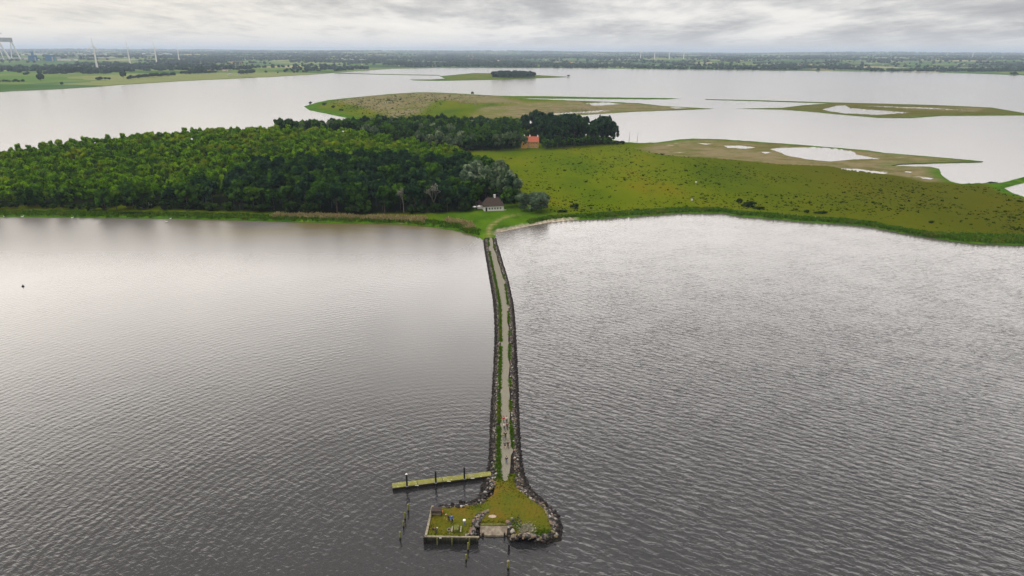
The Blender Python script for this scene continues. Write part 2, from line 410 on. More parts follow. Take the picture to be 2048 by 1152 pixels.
def grid_in(poly, sx, sy, seed=2):
    a = np.array(poly); xs = np.arange(a[:, 0].min(), a[:, 0].max(), sx); ys = np.arange(a[:, 1].min(), a[:, 1].max(), sy)
    X, Y = np.meshgrid(xs, ys); r = np.random.default_rng(seed)
    p = np.stack([X.ravel() + r.uniform(-.3, .3, X.size) * sx, Y.ravel() + r.uniform(-.3, .3, X.size) * sy], 1)
    q = p * (1, 3.0)
    return p[sdist(a * (1, 3.0), q) > sx * .6]
LANDMAT = {}
def land_mat():
    t = newmat('meadow_ground'); p = pos(t)
    z = t.n('ShaderNodeAttribute', attribute_name='zone'); s = t.n('ShaderNodeSeparateColor'); t.link(z.outputs['Color'], s.inputs[0])
    mud, fringe, reed = s.outputs[0], s.outputs[1], s.outputs[2]
    sand = attr(t, 'sand'); wood = attr(t, 'wood')
    nb = t.noise(t.map(p, scale=(1, .45, 1)), .018, 5, .6)
    nm = t.noise(t.map(p, scale=(1, .6, 1)), .11, 5, .65)
    nf = t.noise(p, .7, 4, .7)
    green = t.ramp(nb, [(.32, (.044, .082, .002)), (.46, (.074, .108, .002)), (.56, (.096, .119, .003)), (.68, (.122, .112, .004))])
    green = t.mix(t.rng(nm, .5, .72, 0, .7), green, (.070, .088, .006))
    green = t.mix(t.rng(nf, .48, .75, 0, .6), green, (.045, .070, .008))
    # meadow colour darkens towards the right-hand end
    sx = t.n('ShaderNodeSeparateXYZ', i_0=p)
    green = t.mix(t.rng(sx.outputs[0], 60, 240, 0, .85), green, t.mix(nm, (.046, .052, .003), (.074, .072, .005)))
    mudn = t.noise(t.map(p, scale=(.5, 1.2, 1)), .05, 7, .7)
    mudc = t.ramp(mudn, [(.30, (.070, .080, .020)), (.42, (.135, .120, .052)), (.52, (.19, .155, .09)), (.58, (.105, .108, .032)), (.64, (.22, .185, .12)), (.69, (.52, .49, .44))])
    col = t.mix(t.math('MULTIPLY', mud, t.rng(t.noise(p, .02, 5, .65), .36, .54, .45, 1)), green, mudc)
    fr = t.ramp(nm, [(.35, (.022, .070, .006)), (.6, (.060, .145, .008)), (.7, (.10, .15, .010))])
    col = t.mix(t.math('MULTIPLY', fringe, .9), col, fr)
    rd = t.ramp(t.noise(t.map(p, scale=(.25, 1, 1)), .45, 5, .6), [(.35, (.10, .11, .03)), (.5, (.27, .21, .10)), (.65, (.38, .29, .16))])
    col = t.mix(reed, col, rd)
    col = t.mix(sand, col, t.ramp(nf, [(.4, (.26, .21, .16)), (.6, (.50, .43, .35))]))
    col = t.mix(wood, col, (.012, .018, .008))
    prin(t, col, 1.0, bump(t, nf, .25), 0.0)
    return t.m
M['land'] = land_mat()
# woods: ground polygons (photo pixels)
YOUNG = [(-400, 352), (0, 336), (110, 322), (200, 316), (300, 308), (420, 300), (560, 297), (700, 296), (780, 306), (870, 316), (925, 318), (940, 345), (905, 350), (760, 352),
         (620, 360), (500, 374), (460, 397), (330, 412), (200, 416), (0, 416), (-400, 417)]
FRONT = [(500, 374), (620, 360), (760, 352), (905, 348), (960, 352), (1010, 380), (1034, 402), (1030, 412), (1008, 415), (955, 418), (940, 428), (800, 432), (600, 431), (470, 427), (330, 422), (330, 410), (460, 397)]
LOWSH = [(-400, 417), (0, 416), (200, 416), (330, 412), (335, 423), (240, 427), (0, 424), (-400, 422)]
TOPW = [(560, 287), (700, 276), (850, 268), (985, 263), (1035, 268), (1050, 290), (1040, 306), (950, 314), (915, 316), (870, 314), (800, 302), (700, 295), (560, 296)]
GROVE = [(1045, 268), (1110, 272), (1180, 279), (1225, 285), (1234, 291), (1160, 300), (1088, 307), (1080, 287), (1048, 282)]
REEDS = [(560, 432), (640, 434), (760, 437), (900, 443), (945, 452), (950, 462), (930, 463), (860, 450), (760, 444), (640, 441), (540, 438)]
SAND = [(990, 470), (993, 463), (1030, 456), (1100, 441), (1150, 437), (1150, 443), (1100, 447), (1040, 458)]
YOUNGW, FRONTW, LOWW, TOPWW, GROVEW = map(GP, (YOUNG, FRONT, LOWSH, TOPW, GROVE))
def isle():
    near = ISLE_D
    inner = np.concatenate([grid_in(ISLE, 6, 2.0), ])
    inner = inner[(inner[:, 1] > 250) | (np.abs(inner[:, 1] * 0) < 1)]
    ponds = PONDS_D
    V, F = cdt(near, ponds, inner)
    w = G(V[:, 0], V[:, 1]); sd = sdist(ISLW, w); z = isle_z(w, sd)
    far = np.clip(np.hypot(w[:, 0], w[:, 1]) / 400, 1, 3)
    mud = np.zeros(len(w))
    for m in MUDW: mud = np.maximum(mud, ss(sdist(m, w), -5, 12))
    fringe = ss(sd / far, 9, 3) if False else 1 - ss(sd / far, 3.5, 9)
    fringe = fringe * (1 - mud * .6)
    cot = P(990, 440); fringe = np.maximum(fringe, .8 * (1 - ss(np.hypot(w[:, 0] - cot.x, w[:, 1] - cot.y), 20, 45)))
    reed = ss(sdist(GP(REEDS), w), -1, 2) * ss(vnoise(w[:, 0], w[:, 1] * 3, 12, 8), .25, .5)
    rs = GP([(1500, 431), (1560, 432), (1640, 438), (1690, 443), (1680, 445), (1600, 438.5), (1520, 434)])
    reed = np.maximum(reed, ss(sdist(rs, w), -.5, 1.5))
    sand = ss(sdist(GP(SAND), w), -1, 1) * (1 - ss(sd, 1.8, 3.2))
    tr = P(978, 470); 
    path = np.zeros(len(w)); pl = GP([(974, 478), (973, 466), (977, 455), (992, 444), (1010, 437), (1040, 432), (1042, 434), (1012, 440), (998, 447), (984, 457), (983, 466), (984, 478)])
    path = ss(sdist(pl, w), -1, 1.2) * .55
    reed = np.maximum(reed, path)
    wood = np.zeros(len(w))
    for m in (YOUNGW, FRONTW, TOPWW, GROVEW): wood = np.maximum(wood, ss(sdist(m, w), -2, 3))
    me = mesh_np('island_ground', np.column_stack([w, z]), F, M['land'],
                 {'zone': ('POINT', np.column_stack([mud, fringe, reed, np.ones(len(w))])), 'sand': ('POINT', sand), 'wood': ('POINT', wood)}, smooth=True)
    tag(linkobj('island_ground', me), 'green meadow island with brown salt flats and ponds', kind='structure')
isle()
def small_isle(name, out, ponds, top, lab, muds=(), sx=5, sy=1.0, mudv=.35):
    out = densify(out, 7, .12); ponds = [densify(p, 5, .1) for p in ponds]; V, F = cdt(out, ponds, grid_in(out, sx, sy))
    w = G(V[:, 0], V[:, 1]); ow = GP(out); sd = sdist(ow, w)
    far = np.clip(np.hypot(w[:, 0], w[:, 1]) / 500, 1, 6)
    z = .08 + .72 * ss(sd / (1.2 * far)) + top * ss(sd, 15, 120)
    for p in ponds:
        d = sdist(GP(p), w); z = np.where(d > -.05, -.02 - .3 * ss(d, 0, 2), z)
    fr = 1 - ss(sd / far, 2, 8); mud = np.full(len(w), mudv)
    for m in muds: mud = np.maximum(mud, ss(sdist(GP(m), w), -5, 8))
    me = mesh_np(name, np.column_stack([w, z]), F, M['land'],
                 {'zone': ('POINT', np.column_stack([mud, fr * .7, fr * 0, fr * 0 + 1])), 'sand': ('POINT', fr * 0), 'wood': ('POINT', fr * 0)}, smooth=True)
    tag(linkobj(name, me), lab, kind='structure')
FARISLE = [(818, 159), (860, 158.8), (890, 157.3), (879, 152.5), (910, 149.5), (948, 146), (995, 147), (1040, 148.5), (1081, 150.5), (1142, 154), (1110, 155.6), (1081, 156.4), (978, 160), (876, 162), (828, 161)]
small_isle('far_island_ground', FARISLE, [], 2.5, 'low green island with a grove in the middle of the bay', mudv=.1)
small_isle('salt_marsh_ground', [(1411, 198.3), (1500, 200), (1655, 204.5), (1760, 207), (1870, 210), (1983, 215), (2060, 228), (2200, 231), (2200, 234), (2060, 231), (1883, 232), (1821, 236.5), (1759, 236), (1676, 229),
            (1614, 223), (1560, 219.3), (1469, 217.5), (1564, 215.5), (1606, 210.5), (1655, 206.8), (1560, 204), (1411, 199.6)],
           [[(1643, 219), (1672, 211.5), (1690, 210.3), (1700, 216), (1780, 222), (1822, 225.5), (1760, 230), (1690, 227), (1660, 223)],
            [(1715, 210.8), (1850, 215.2), (1905, 218.5), (1940, 221), (1850, 218), (1760, 214)]], .6,
           'flat marsh islet with a bright pond inside its green rim', muds=[[(1750, 213), (1980, 217), (1950, 226), (1800, 219)]])
small_isle('dyke_ground', [(671, 145.4), (773, 148.2), (880, 150), (880, 151.4), (773, 149.6), (671, 147)], [], .5, 'thin dyke between the shore and the green island', mudv=.5, sy=.5)

# ------------------------------------------------------------------ mainland
SHORE = [(-900, 205), (0, 184.5), (123, 179), (176, 175.5), (264, 169), (360, 163), (525, 155), (618, 150), (655, 147.2), (690, 144), (780, 138.3), (876, 136.3), (978, 136), (1200, 137), (1407, 140),
         (1614, 142), (1821, 144), (1904, 146), (2048, 151), (2500, 160)]
def mainland_z(w, shore_t):
    """w points, shore_t distance beyond the shore"""
    r = np.hypot(w[:, 0], w[:, 1])
    z = -.4 + 2.0 * ss(shore_t, 0, 40) + 6 * ss(shore_t, 50, 900) * vnoise(w[:, 0], w[:, 1], 500, 11)
    z = z + (10 + 30 * vnoise(w[:, 0], w[:, 1], 1700, 12)) * ss(r, 3500, 9000) + (20 + 50 * vnoise(w[:, 0], w[:, 1], 2600, 13)) * ss(r, 8500, 17000)
    return z
def mainland_mat():
    t = newmat('farmland'); p = pos(t)
    pw = t.map(p, rot=(0, 0, rad(12)), scale=(1, 1.0, 1))
    sp = t.n('ShaderNodeSeparateXYZ', i_0=p)
    v = t.n('ShaderNodeTexVoronoi', feature='F1', distance='CHEBYCHEV'); t.link(pw, v.inputs[0]); v.inputs['Scale'].default_value = .0036; v.inputs['Randomness'].default_value = .9
    sc = t.n('ShaderNodeSeparateColor'); t.link(v.outputs['Color'], sc.inputs[0])
    fld = t.ramp(sc.outputs[0], [(0.0, (.050, .105, .022)), (.2, (.085, .155, .03)), (.38, (.065, .125, .05)), (.55, (.12, .17, .045)), (.68, (.19, .21, .08)), (.88, (.32, .28, .16))], 'CONSTANT')
    n = t.noise(t.map(p, rot=(0, 0, .4), scale=(.2, 1, 1)), .05, 4, .6)
    fld = t.mix(t.rng(n, .35, .7, 0, .35), fld, (.035, .07, .02))
    wood = t.rng(t.noise(p, .0011, 4, .6), .52, .57)
    wood = t.math('MULTIPLY', wood, t.rng(sp.outputs[1], 2300, 3600))
    col = t.mix(wood, fld, t.ramp(t.noise(p, .02, 3), [(.4, (.020, .045, .022)), (.6, (.045, .075, .032))]))
    sh = attr(t, 'shore')
    col = t.mix(sh, col, t.ramp(t.noise(p, .03, 3), [(.4, (.055, .085, .025)), (.6, (.11, .115, .05))]))
    prin(t, col, 1.0, None, 0.0); return t.m
M['farmland'] = mainland_mat()
def mainland():
    sx = np.array([s[0] for s in SHORE]); sy = np.array([s[1] for s in SHORE])
    cols = np.concatenate([np.arange(-900, -100, 40), np.arange(-100, 2150, 6), np.arange(2150, 2500, 30)])
    cy = np.interp(cols, sx, sy) + (vnoise(cols, cols * 0, 30, 4) - .5) * .7
    s = G(cols, cy); r0 = np.hypot(s[:, 0], s[:, 1]); d = s / r0[:, None]
    NR = 150; k = np.arange(NR) / (NR - 1)
    add = 27000 * (np.exp(k * 6.5) - 1) / (math.exp(6.5) - 1)
    R = r0[None] + add[:, None]
    X = R * d[None, :, 0]; Y = R * d[None, :, 1]; T = np.repeat(add[:, None], len(cols), 1)
    w = np.stack([X.ravel(), Y.ravel()], 1); z = mainland_z(w, T.ravel())
    nc = len(cols); i = np.arange(NR - 1)[:, None] * nc + np.arange(nc - 1)[None]
    F = np.stack([i, i + 1, i + nc + 1, i + nc], -1).reshape(-1, 4)
    me = mesh_np('mainland_ground', np.column_stack([w, z]), F, M['farmland'], {'shore': ('POINT', .7 * (1 - ss(T.ravel(), 8, 45)))}, smooth=True)
    tag(linkobj('mainland_ground', me), 'patchwork farmland and woods along the far shore', kind='structure')
mainland()
def shore_t(w):
    """distance beyond the mainland shore along the line of sight from the bay"""
    sx = np.array([s[0] for s in SHORE], float); sy = np.array([s[1] for s in SHORE], float)
    c = np.linspace(-900, 2500, 700); s = G(c, np.interp(c, sx, sy)); az = np.arctan2(s[:, 0], s[:, 1]); r = np.hypot(s[:, 0], s[:, 1])
    o = np.argsort(az); return np.hypot(w[:, 0], w[:, 1]) - np.interp(np.arctan2(w[:, 0], w[:, 1]), az[o], r[o])
def main_at(px, py):
    """point on the mainland seen at pixel"""
    d = np.array([(px - 1024) / FPX, -(py - 576) / FPX, -1.0]) @ MRn.T; d = d / math.hypot(d[0], d[1])
    Rr = np.arange(1300, 24000, 15.0); w = np.outer(Rr, d[:2]); z = mainland_z(w, shore_t(w)); ok = (HCAM + Rr * d[2]) < z
    i = int(np.argmax(ok)) if ok.any() else len(Rr) - 1
    return Vector((w[i, 0], w[i, 1], z[i]))

# ------------------------------------------------------------------ trees
def ico(sub):
    bm = bmesh.new(); bmesh.ops.create_icosphere(bm, subdivisions=sub, radius=1)
    V = np.array([v.co[:] for v in bm.verts]); F = np.array([[v.index for v in f.verts] for f in bm.faces]); bm.free(); return V, F
ICO1, ICO2 = ico(1), ico(2)
def crown_np(seed, rx, zc, rz, nl, leaf, nlobe=9, lobe=.5, elmin=-.85):
    """leaf clumps spread over several lobes; returns V (4n,3), tint(n)"""
    r = np.random.default_rng(seed); cs, rs = [], []
    for i in range(nlobe):
        a = r.uniform(0, 2 * math.pi); el = r.uniform(elmin, 1.0) if i % 3 else r.uniform(.2, 1.0); q = (1 - lobe * .72) * r.uniform(.75, 1.0)
        h = math.sqrt(max(0, 1 - min(1, el * el)))
        cs.append((math.cos(a) * h * q * rx, math.sin(a) * h * q * rx, zc + el * q * rz)); rs.append(lobe * r.uniform(.75, 1.15))
    cs.append((0, 0, zc + .25 * rz)); rs.append(lobe * 1.25)
    cs = np.array(cs); rs = np.array(rs)
    wgt = rs ** 2; wgt /= wgt.sum(); k = r.choice(len(cs), nl, p=wgt)
    d = r.normal(size=(nl, 3)); d /= np.linalg.norm(d, axis=1)[:, None]; d[:, 2] = np.where(d[:, 2] < -.45, -d[:, 2], d[:, 2])
    rad_ = rs[k] * r.uniform(.80, 1.06, nl)
    c = cs[k] + d * rad_[:, None] * np.array([rx, rx, rz])
    # keep clumps near the outer hull of the whole crown
    n = d + r.normal(size=(nl, 3)) * .26; n /= np.linalg.norm(n, axis=1)[:, None]
    a = np.cross(n, r.normal(size=(nl, 3))); a /= np.linalg.norm(a, axis=1)[:, None]; b = np.cross(n, a)
    s = leaf * r.uniform(.6, 1.3, nl)[:, None]
    V = np.stack([c - a * s - b * s * .7, c + a * s - b * s * .8, c + a * s * .8 + b * s, c - a * s * .9 + b * s * .8], 1).reshape(-1, 3)
    lt = r.uniform(.12, .88, len(cs))
    tint = np.clip(lt[k] + r.normal(0, .2, nl), 0, 1)
    return V, tint, cs, rs
def build_crown(name, mat, seed, rx, zc, rz, nl, leaf, nlobe=9, lobe=.5, core=True):
    V, tint, cs, rs = crown_np(seed, rx, zc, rz, nl, leaf, nlobe, lobe)
    nq = len(tint); Q = np.arange(len(V)).reshape(-1, 4); vs = [V]; tris = []; off = len(V)
    if core:
        for c, q in zip(cs, rs):
            iv = ICO1[0] * np.array([rx, rx, rz]) * q * .78 + c; vs.append(iv); tris.append(ICO1[1] + off); off += len(iv)
    T = np.concatenate(tris) if tris else np.zeros((0, 3), int)
    return dict(V=np.concatenate(vs), Q=Q, T=T, tq=tint, tt=np.full(len(T), .12), mat=mat, name=name)
def mesh_mixed(name, V, Q, T, tint, mats, midx=None):
    me = bpy.data.meshes.new(name); me.vertices.add(len(V)); me.vertices.foreach_set('co', np.asarray(V, np.float32).ravel())
    lp = np.concatenate([Q.ravel(), T.ravel()]).astype(np.int32); me.loops.add(len(lp)); me.loops.foreach_set('vertex_index', lp)
    nq, nt = len(Q), len(T); st = np.concatenate([np.arange(nq) * 4, nq * 4 + np.arange(nt) * 3]).astype(np.int32)
    me.polygons.add(nq + nt); me.polygons.foreach_set('loop_start', st)
    for m in mats: me.materials.append(m)
    if midx is not None: me.polygons.foreach_set('material_index', midx.astype(np.int32))
    me.update(calc_edges=True)
    a = me.attributes.new('tint', 'FLOAT', 'FACE'); a.data.foreach_set('value', np.asarray(tint, np.float32))
    return me
def trunk_mesh(name, seed, h, r, zc, rx, mat, limbs=5):
    rr = random.Random(seed); b = MB(); x = rr.uniform(-.2, .2)
    b.rod((0, 0, -.4), (x, .1, h * .45), r, r * .7, 7); b.rod((x, .1, h * .45 - .05), (x * 1.6, .1, h * .85), r * .7, r * .2, 6)
    for i in range(limbs):
        a = i * 2 * math.pi / limbs + rr.uniform(-.4, .4); z0 = h * rr.uniform(.28, .5); L = rx * rr.uniform(.5, .8)
        b.rod((x * .8, .05, z0), (math.cos(a) * L, math.sin(a) * L, zc + rr.uniform(-.5, 1) * h * .1), r * .42, r * .12, 5)
    return b.mesh(name, mat)
# kinds: unit meshes at real size;  (mat, rx, zc, rz, height, trunk r, nleaf, leaf, nlobe, lobe)
KINDS = {'dark': ('dark', 4.7, 7.0, 5.9, 12.5, .28, 820, .42, 18, .32), 'deep': ('deep', 4.4, 7.4, 6.4, 13.5, .28, 820, .42, 18, .31),
         'young': ('young', 2.9, 4.9, 3.7, 8.5, .16, 330, .36, 8, .36), 'silver': ('silver', 4.4, 7.0, 6.2, 12.5, .26, 820, .38, 20, .29),
         'grove': ('deep', 5.2, 10.5, 9.0, 19, .35, 950, .50, 20, .30), 'lime': ('lime', 4.6, 7.2, 4.6, 11.5, .26, 720, .44, 15, .34),
         'shrub': ('shrub', 3.0, 1.6, 1.9, 3.4, .10, 260, .34, 9, .42)}
LIB = {}
for ki, (k, (mt, rx, zc, rz, h, tr, nl, leaf, nlb, lob)) in enumerate(KINDS.items()):
    LIB[k] = []
    for v in range(3):
        c = build_crown('crown', M[mt], 100 + ki * 10 + v, rx, zc, rz, nl, leaf, nlb, lob)
        me = mesh_mixed('crown', c['V'], c['Q'], c['T'], np.concatenate([c['tq'], c['tt']]), [M[mt]])
        lowc = build_crown('crown', M[mt], 500 + ki * 10 + v, rx, zc, rz, int(nl * .62), leaf * 1.12, nlb, lob)
        LIB[k].append(dict(crown=me, trunk=trunk_mesh('trunk', ki * 7 + v, h, tr, zc, rx, M['bark']), h=h, low=lowc, mat=mt))
def scatter(poly, step, seed, jit=.42):
    r = np.random.default_rng(seed); mn, mx = poly.min(0), poly.max(0)
    X, Y = np.meshgrid(np.arange(mn[0], mx[0], step), np.arange(mn[1], mx[1], step * .87))
    X[1::2] += step / 2
    p = np.stack([X.ravel(), Y.ravel()], 1) + r.uniform(-jit, jit, (X.size, 2)) * step
    return p[sdist(poly, p) > 0]
TREES = []          # (x, y, kind, scale, zone)
COT = P(986, 425); MANOR = P(1060, 304)
def add_trees(poly, step, seed, kinds, smin, smax, zone, clear=()):
    r = np.random.default_rng(seed)
    for x, y in scatter(poly, step, seed):
        if any((x - c[0]) ** 2 + (y - c[1]) ** 2 < c[2] ** 2 for c in clear): continue
        k = kinds[r.choice(len(kinds), p=[q[1] for q in kinds])][0] if False else kinds[int(r.choice(len(kinds), p=np.array([q[1] for q in kinds])))][0]
        TREES.append((x, y, k, r.uniform(smin, smax), zone))
vis = lambda a, x: a
add_trees(YOUNGW, 4.8, 1, [('young', 1.0)], .55, 1.05, 'young')
add_trees(FRONTW, 7.2, 2, [('dark', .56), ('deep', .38), ('lime', .06)], .78, 1.18, 'front', [(COT.x, COT.y + 2, 11)])
add_trees(GP([(335, 423.5), (600, 431), (800, 432), (936, 429), (937, 426.5), (800, 430), (600, 428.5), (335, 421)]), 3.6, 8, [('shrub', 1.0)], .8, 1.7, 'front')
add_trees(LOWW, 5.0, 3, [('shrub', .8), ('dark', .2)], .7, 1.1, 'shrubs')
add_trees(TOPWW, 7.5, 4, [('dark', .62), ('deep', .3), ('silver', .08)], .72, 1.05, 'top', [(MANOR.x, MANOR.y + 1, 7), (MANOR.x - 3, MANOR.y - 8, 7)])
add_trees(GROVEW, 9.5, 5, [('grove', .75), ('deep', .25)], .78, 1.18, 'grove', [(MANOR.x, MANOR.y + 1, 7), (MANOR.x - 3, MANOR.y - 8, 7)])
for px, py, s in ((1090, 307.5, .7), (1102, 306.5, .6), (1114, 305.5, .75), (1127, 304.5, .6), (1140, 303.5, .7), (1153, 302, .65), (1166, 301, .7), (1180, 299.5, .6), (1194, 298, .65), (1208, 296, .55), (1220, 294.5, .5), (1084, 302, .7)):
    g = P(px, py); TREES.append((g.x, g.y, 'dark', s, 'grove'))
for px, py, s in ((1198, 292, 1.15), (1210, 290, 1.25), (1222, 290, 1.0)):
    g = P(px, py); TREES.append((g.x, g.y, 'grove', s, 'grove'))
for px, py, s in ((930, 425, .8), (940, 424, .75), (948, 419, .85), (1012, 421, .7), (1022, 420, .8), (1032, 417, .7)):
    g = P(px, py); TREES.append((g.x, g.y, 'dark', s, 'front'))
for px, py, s in ((840, 312, 1.1), (862, 314, 1.0), (880, 316, 1.05), (898, 318, 1.0), (915, 320, .95), (850, 306, 1.0), (735, 301, 1.1), (752, 303, .9), (1032, 309, 1.1), (1020, 310, 1.15), (1006, 311, 1.0), (1048, 309, .9), (992, 312, .9),
                  (938, 408, 1.4), (952, 402, 1.5), (972, 408, 1.35), (992, 409, 1.55), (1012, 411, 1.4), (1028, 412, 1.15), (950, 388, 1.3), (1000, 395, 1.4)):
    g = P(px, py); TREES.append((g.x, g.y, 'silver', s, 'silver'))
TP = np.array([t[:2] for t in TREES]); TZ = isle_z(TP)
hh = np.array([LIB[t[2]][0]['h'] * t[3] for t in TREES]); dist = np.hypot(TP[:, 0], TP[:, 1])
# drop what stands wholly outside the frame to the left
scr = TP[:, 0] / TP[:, 1]; keep = scr > -.86
score = np.where(keep, hh / dist, -1)
NIND = 285
order = np.argsort(-score); ind = set(order[:NIND].tolist())
ZL = {'front': ('broadleaf tree in the dark wood behind the shore grass', 'trees of the dark wood by the near shore'),
      'young': ('bright green young tree in the plantation on the hill', 'young trees of the plantation'),
      'shrubs': ('low dark shrub at the foot of the plantation above the shore grass', 'shrubs below the plantation'),
      'top': ('tree in the belt of wood behind the plantation', 'trees of the far belt of wood'),
      'grove': ('tall dark tree in the grove around the orange house', 'trees of the grove by the orange house'),
      'silver': ('silvery willow standing out of the darker wood', 'silvery willows at the edge of the wood')}
KN = {'dark': 'dark green', 'deep': 'blackish green', 'young': 'small bright', 'silver': 'silvery grey', 'grove': 'tall', 'lime': 'yellow green', 'shrub': 'low dark'}
def place_tree(x, y, z, kind, s, label, group, name='broadleaf_tree', cat='tree', rz=None, sc=None):
    L = LIB[kind][random.randrange(3)]
    e = empty(name, (x, y, z - .1), random.uniform(0, 6.28) if rz is None else rz, sc or s)
    tag(e, label, cat, group); linkobj('crown', L['crown'], e); linkobj('trunk', L['trunk'], e)
    return e
cnt = {}
for i in ind:
    x, y, k, s, zn = TREES[i]; ppx = 1024 + x / y * 1365 * 1.0
    if zn == 'front':
        sec = 'left of the bare tree' if ppx < 700 else ('between bare tree and cottage' if ppx < 940 else 'behind the white cottage')
        kw = 'shrub' if k == 'shrub' else 'tree'; row = 'in the first rows' if y < 352 else ('in the middle rows' if y < 385 else 'in the back rows')
        lab = f'{KN[k]} {kw} {row} of the wood, {sec}'
    elif zn == 'shrubs': lab = f"{KN[k]} {'shrub' if k == 'shrub' else 'tree'} at the plantation's foot above the shore grass, " + ('near the frame edge' if ppx < 150 else 'beside the pale flowering bush')
    elif zn == 'young': lab = f'{KN[k]} green tree of the plantation near its lower edge' if k != 'young' else 'small bright green tree at the lower edge of the plantation'
    elif zn == 'grove': lab = f"{'tall' if k == 'grove' else 'dark'} tree of the grove " + ('left of' if ppx < 1050 else 'right of') + ' the orange house'
    elif zn == 'silver': lab = 'silvery grey willow ' + ('behind the thatched white cottage' if y < 450 else ('at the meadow end of the far wood' if ppx > 980 else ('in the row of willows at the wood edge' if ppx > 800 else 'alone among the dark belt trees')))
    else: lab = f'{KN[k]} tree in the belt of wood beyond the plantation'
    place_tree(x, y, TZ[i], k, s, lab, ZL[zn][1], 'shrub' if k == 'shrub' else ('willow_tree' if k == 'silver' else 'broadleaf_tree'), 'shrub' if k == 'shrub' else 'tree')
def join_trees(name, idx, label):
    names = list(M.keys()); Vs, Qs, Ts, tq, tt, mq, mt_ = [], [], [], [], [], [], []; off = 0; mats = []; r = np.random.default_rng(5)
    for i in idx:
        x, y, k, s, zn = TREES[i]; c = LIB[k][r.integers(3)]; lo = c['low']
        if c['mat'] not in mats: mats.append(c['mat'])
        mi = mats.index(c['mat']); a = r.uniform(0, 6.28); ca, sa = math.cos(a), math.sin(a)
        v = lo['V'] * s; v = np.column_stack([v[:, 0] * ca - v[:, 1] * sa + x, v[:, 0] * sa + v[:, 1] * ca + y, v[:, 2] * r.uniform(.85, 1.15) + TZ[i]])
        br = r.normal(0, .16)
        Vs.append(v); Qs.append(lo['Q'] + off); Ts.append(lo['T'] + off); tq.append(np.clip(lo['tq'] + br, 0, 1)); tt.append(lo['tt'])
        mq.append(np.full(len(lo['Q']), mi)); mt_.append(np.full(len(lo['T']), mi)); off += len(v)
    me = mesh_mixed(name, np.concatenate(Vs), np.concatenate(Qs), np.concatenate(Ts), np.concatenate(tq + tt), [M[m] for m in mats], np.concatenate(mq + mt_))
    return tag(linkobj(name, me), label, 'wood', kind='stuff')
rest = [i for i in range(len(TREES)) if i not in ind and keep[i]]
join_trees('forest', rest, 'dense bright green plantation and wood covering the hill of the island')
print('TREES', len(TREES), 'rest', len(rest))
def gz(px, py):
    g = P(px, py); g.z = float(isle_z([[g.x, g.y]])[0]); return g
# distinctive trees and bushes
g = gz(286, 423); place_tree(g.x, g.y, g.z, 'lime', 1.15, 'round yellow green tree standing out at the front of the wood', None)
g = gz(235, 424); place_tree(g.x, g.y, g.z, 'lime', .9, 'smaller yellow green tree left of the big round bright tree', None)
def willow_bush():
    g = gz(1064, 430); e = empty('willow_bush', g + Vector((0, 3, 0)), .3, 1.32); tag(e, 'big grey green willow bush right of the white cottage', 'bush')
    c = build_crown('crown', M['silver'], 77, 7.4, 3.7, 4.0, 3000, .34, 34, .26)
    me = mesh_mixed('crown', c['V'], c['Q'], c['T'], np.concatenate([c['tq'], c['tt']]), [M['silver']])
    linkobj('crown', me, e, scale=(1, .75, 1)); linkobj('trunk', trunk_mesh('trunk', 3, 6, .3, 4, 6, M['bark'], 7), e)
willow_bush()
def bare_tree(px, py, h, label, name='bare_tree', mat='palebark', spread=.5, leaves=0, seed=1, group=None):
    rr = random.Random(seed); g = gz(px, py); e = empty(name, g); tag(e, label, 'tree', group); b = MB(); tips = []
    def grow(p, d, L, r, n):
        q = p + d * L; b.rod(p, q, r, r * .62, 5)
        if n == 0: tips.append(q); return
        for _ in range(3):
            nd = (d + Vector((rr.uniform(-1, 1), rr.uniform(-1, 1), rr.uniform(-.15, .7))) * spread).normalized(); grow(q, nd, L * rr.uniform(.6, .8), r * .6, n - 1)
    grow(Vector((0, 0, -.2)), Vector((0, 0, 1)), h * .34, h * .022, 4)
    b.build('trunk', M[mat], e)
    if leaves:
        r = np.random.default_rng(seed); tp = np.array([t[:] for t in tips]); c = tp[r.integers(len(tp), size=leaves)] + r.normal(0, .5, (leaves, 3))
        a = r.normal(size=(leaves, 3)); a /= np.linalg.norm(a, axis=1)[:, None]; bb = np.cross(a, r.normal(size=(leaves, 3))); s = .26
        V = np.stack([c - a * s - bb * s * .6, c + a * s - bb * s * .6, c + a * s + bb * s * .6, c - a * s + bb * s * .6], 1).reshape(-1, 3)
        linkobj('crown', mesh_mixed('crown', V, np.arange(len(V)).reshape(-1, 4), np.zeros((0, 3), int), r.random(leaves), [M['pale']]), e)
bare_tree(868, 428, 13.5, 'pale half bare tree with white branches in the front of the wood', leaves=120, seed=4, spread=.62)
bare_tree(808, 430, 11, 'slender grey half bare tree left of the larger pale one', leaves=60, seed=9, spread=.35)
def snag(px, py, h, label, seed):
    g = gz(px, py); e = empty('dead_tree', g); tag(e, label, 'dead tree', 'dead trees on the point'); b = MB(); rr = random.Random(seed)
    b.rod((0, 0, -.3), (.5, 0, h), .22, .06, 6)
    for i in range(3): z = h * rr.uniform(.5, .9); b.rod((.5 * z / h, 0, z), (.5 * z / h + rr.uniform(-1, 1), .3, z + 1.1), .06, .02, 5)
    b.build('trunk', M['palebark'], e)
snag(1258, 283, 9, 'straight dead trunk on the point, nearer the grove', 1); snag(1274, 285, 8.5, 'leaning dead trunk on the point, farther from the grove', 2)
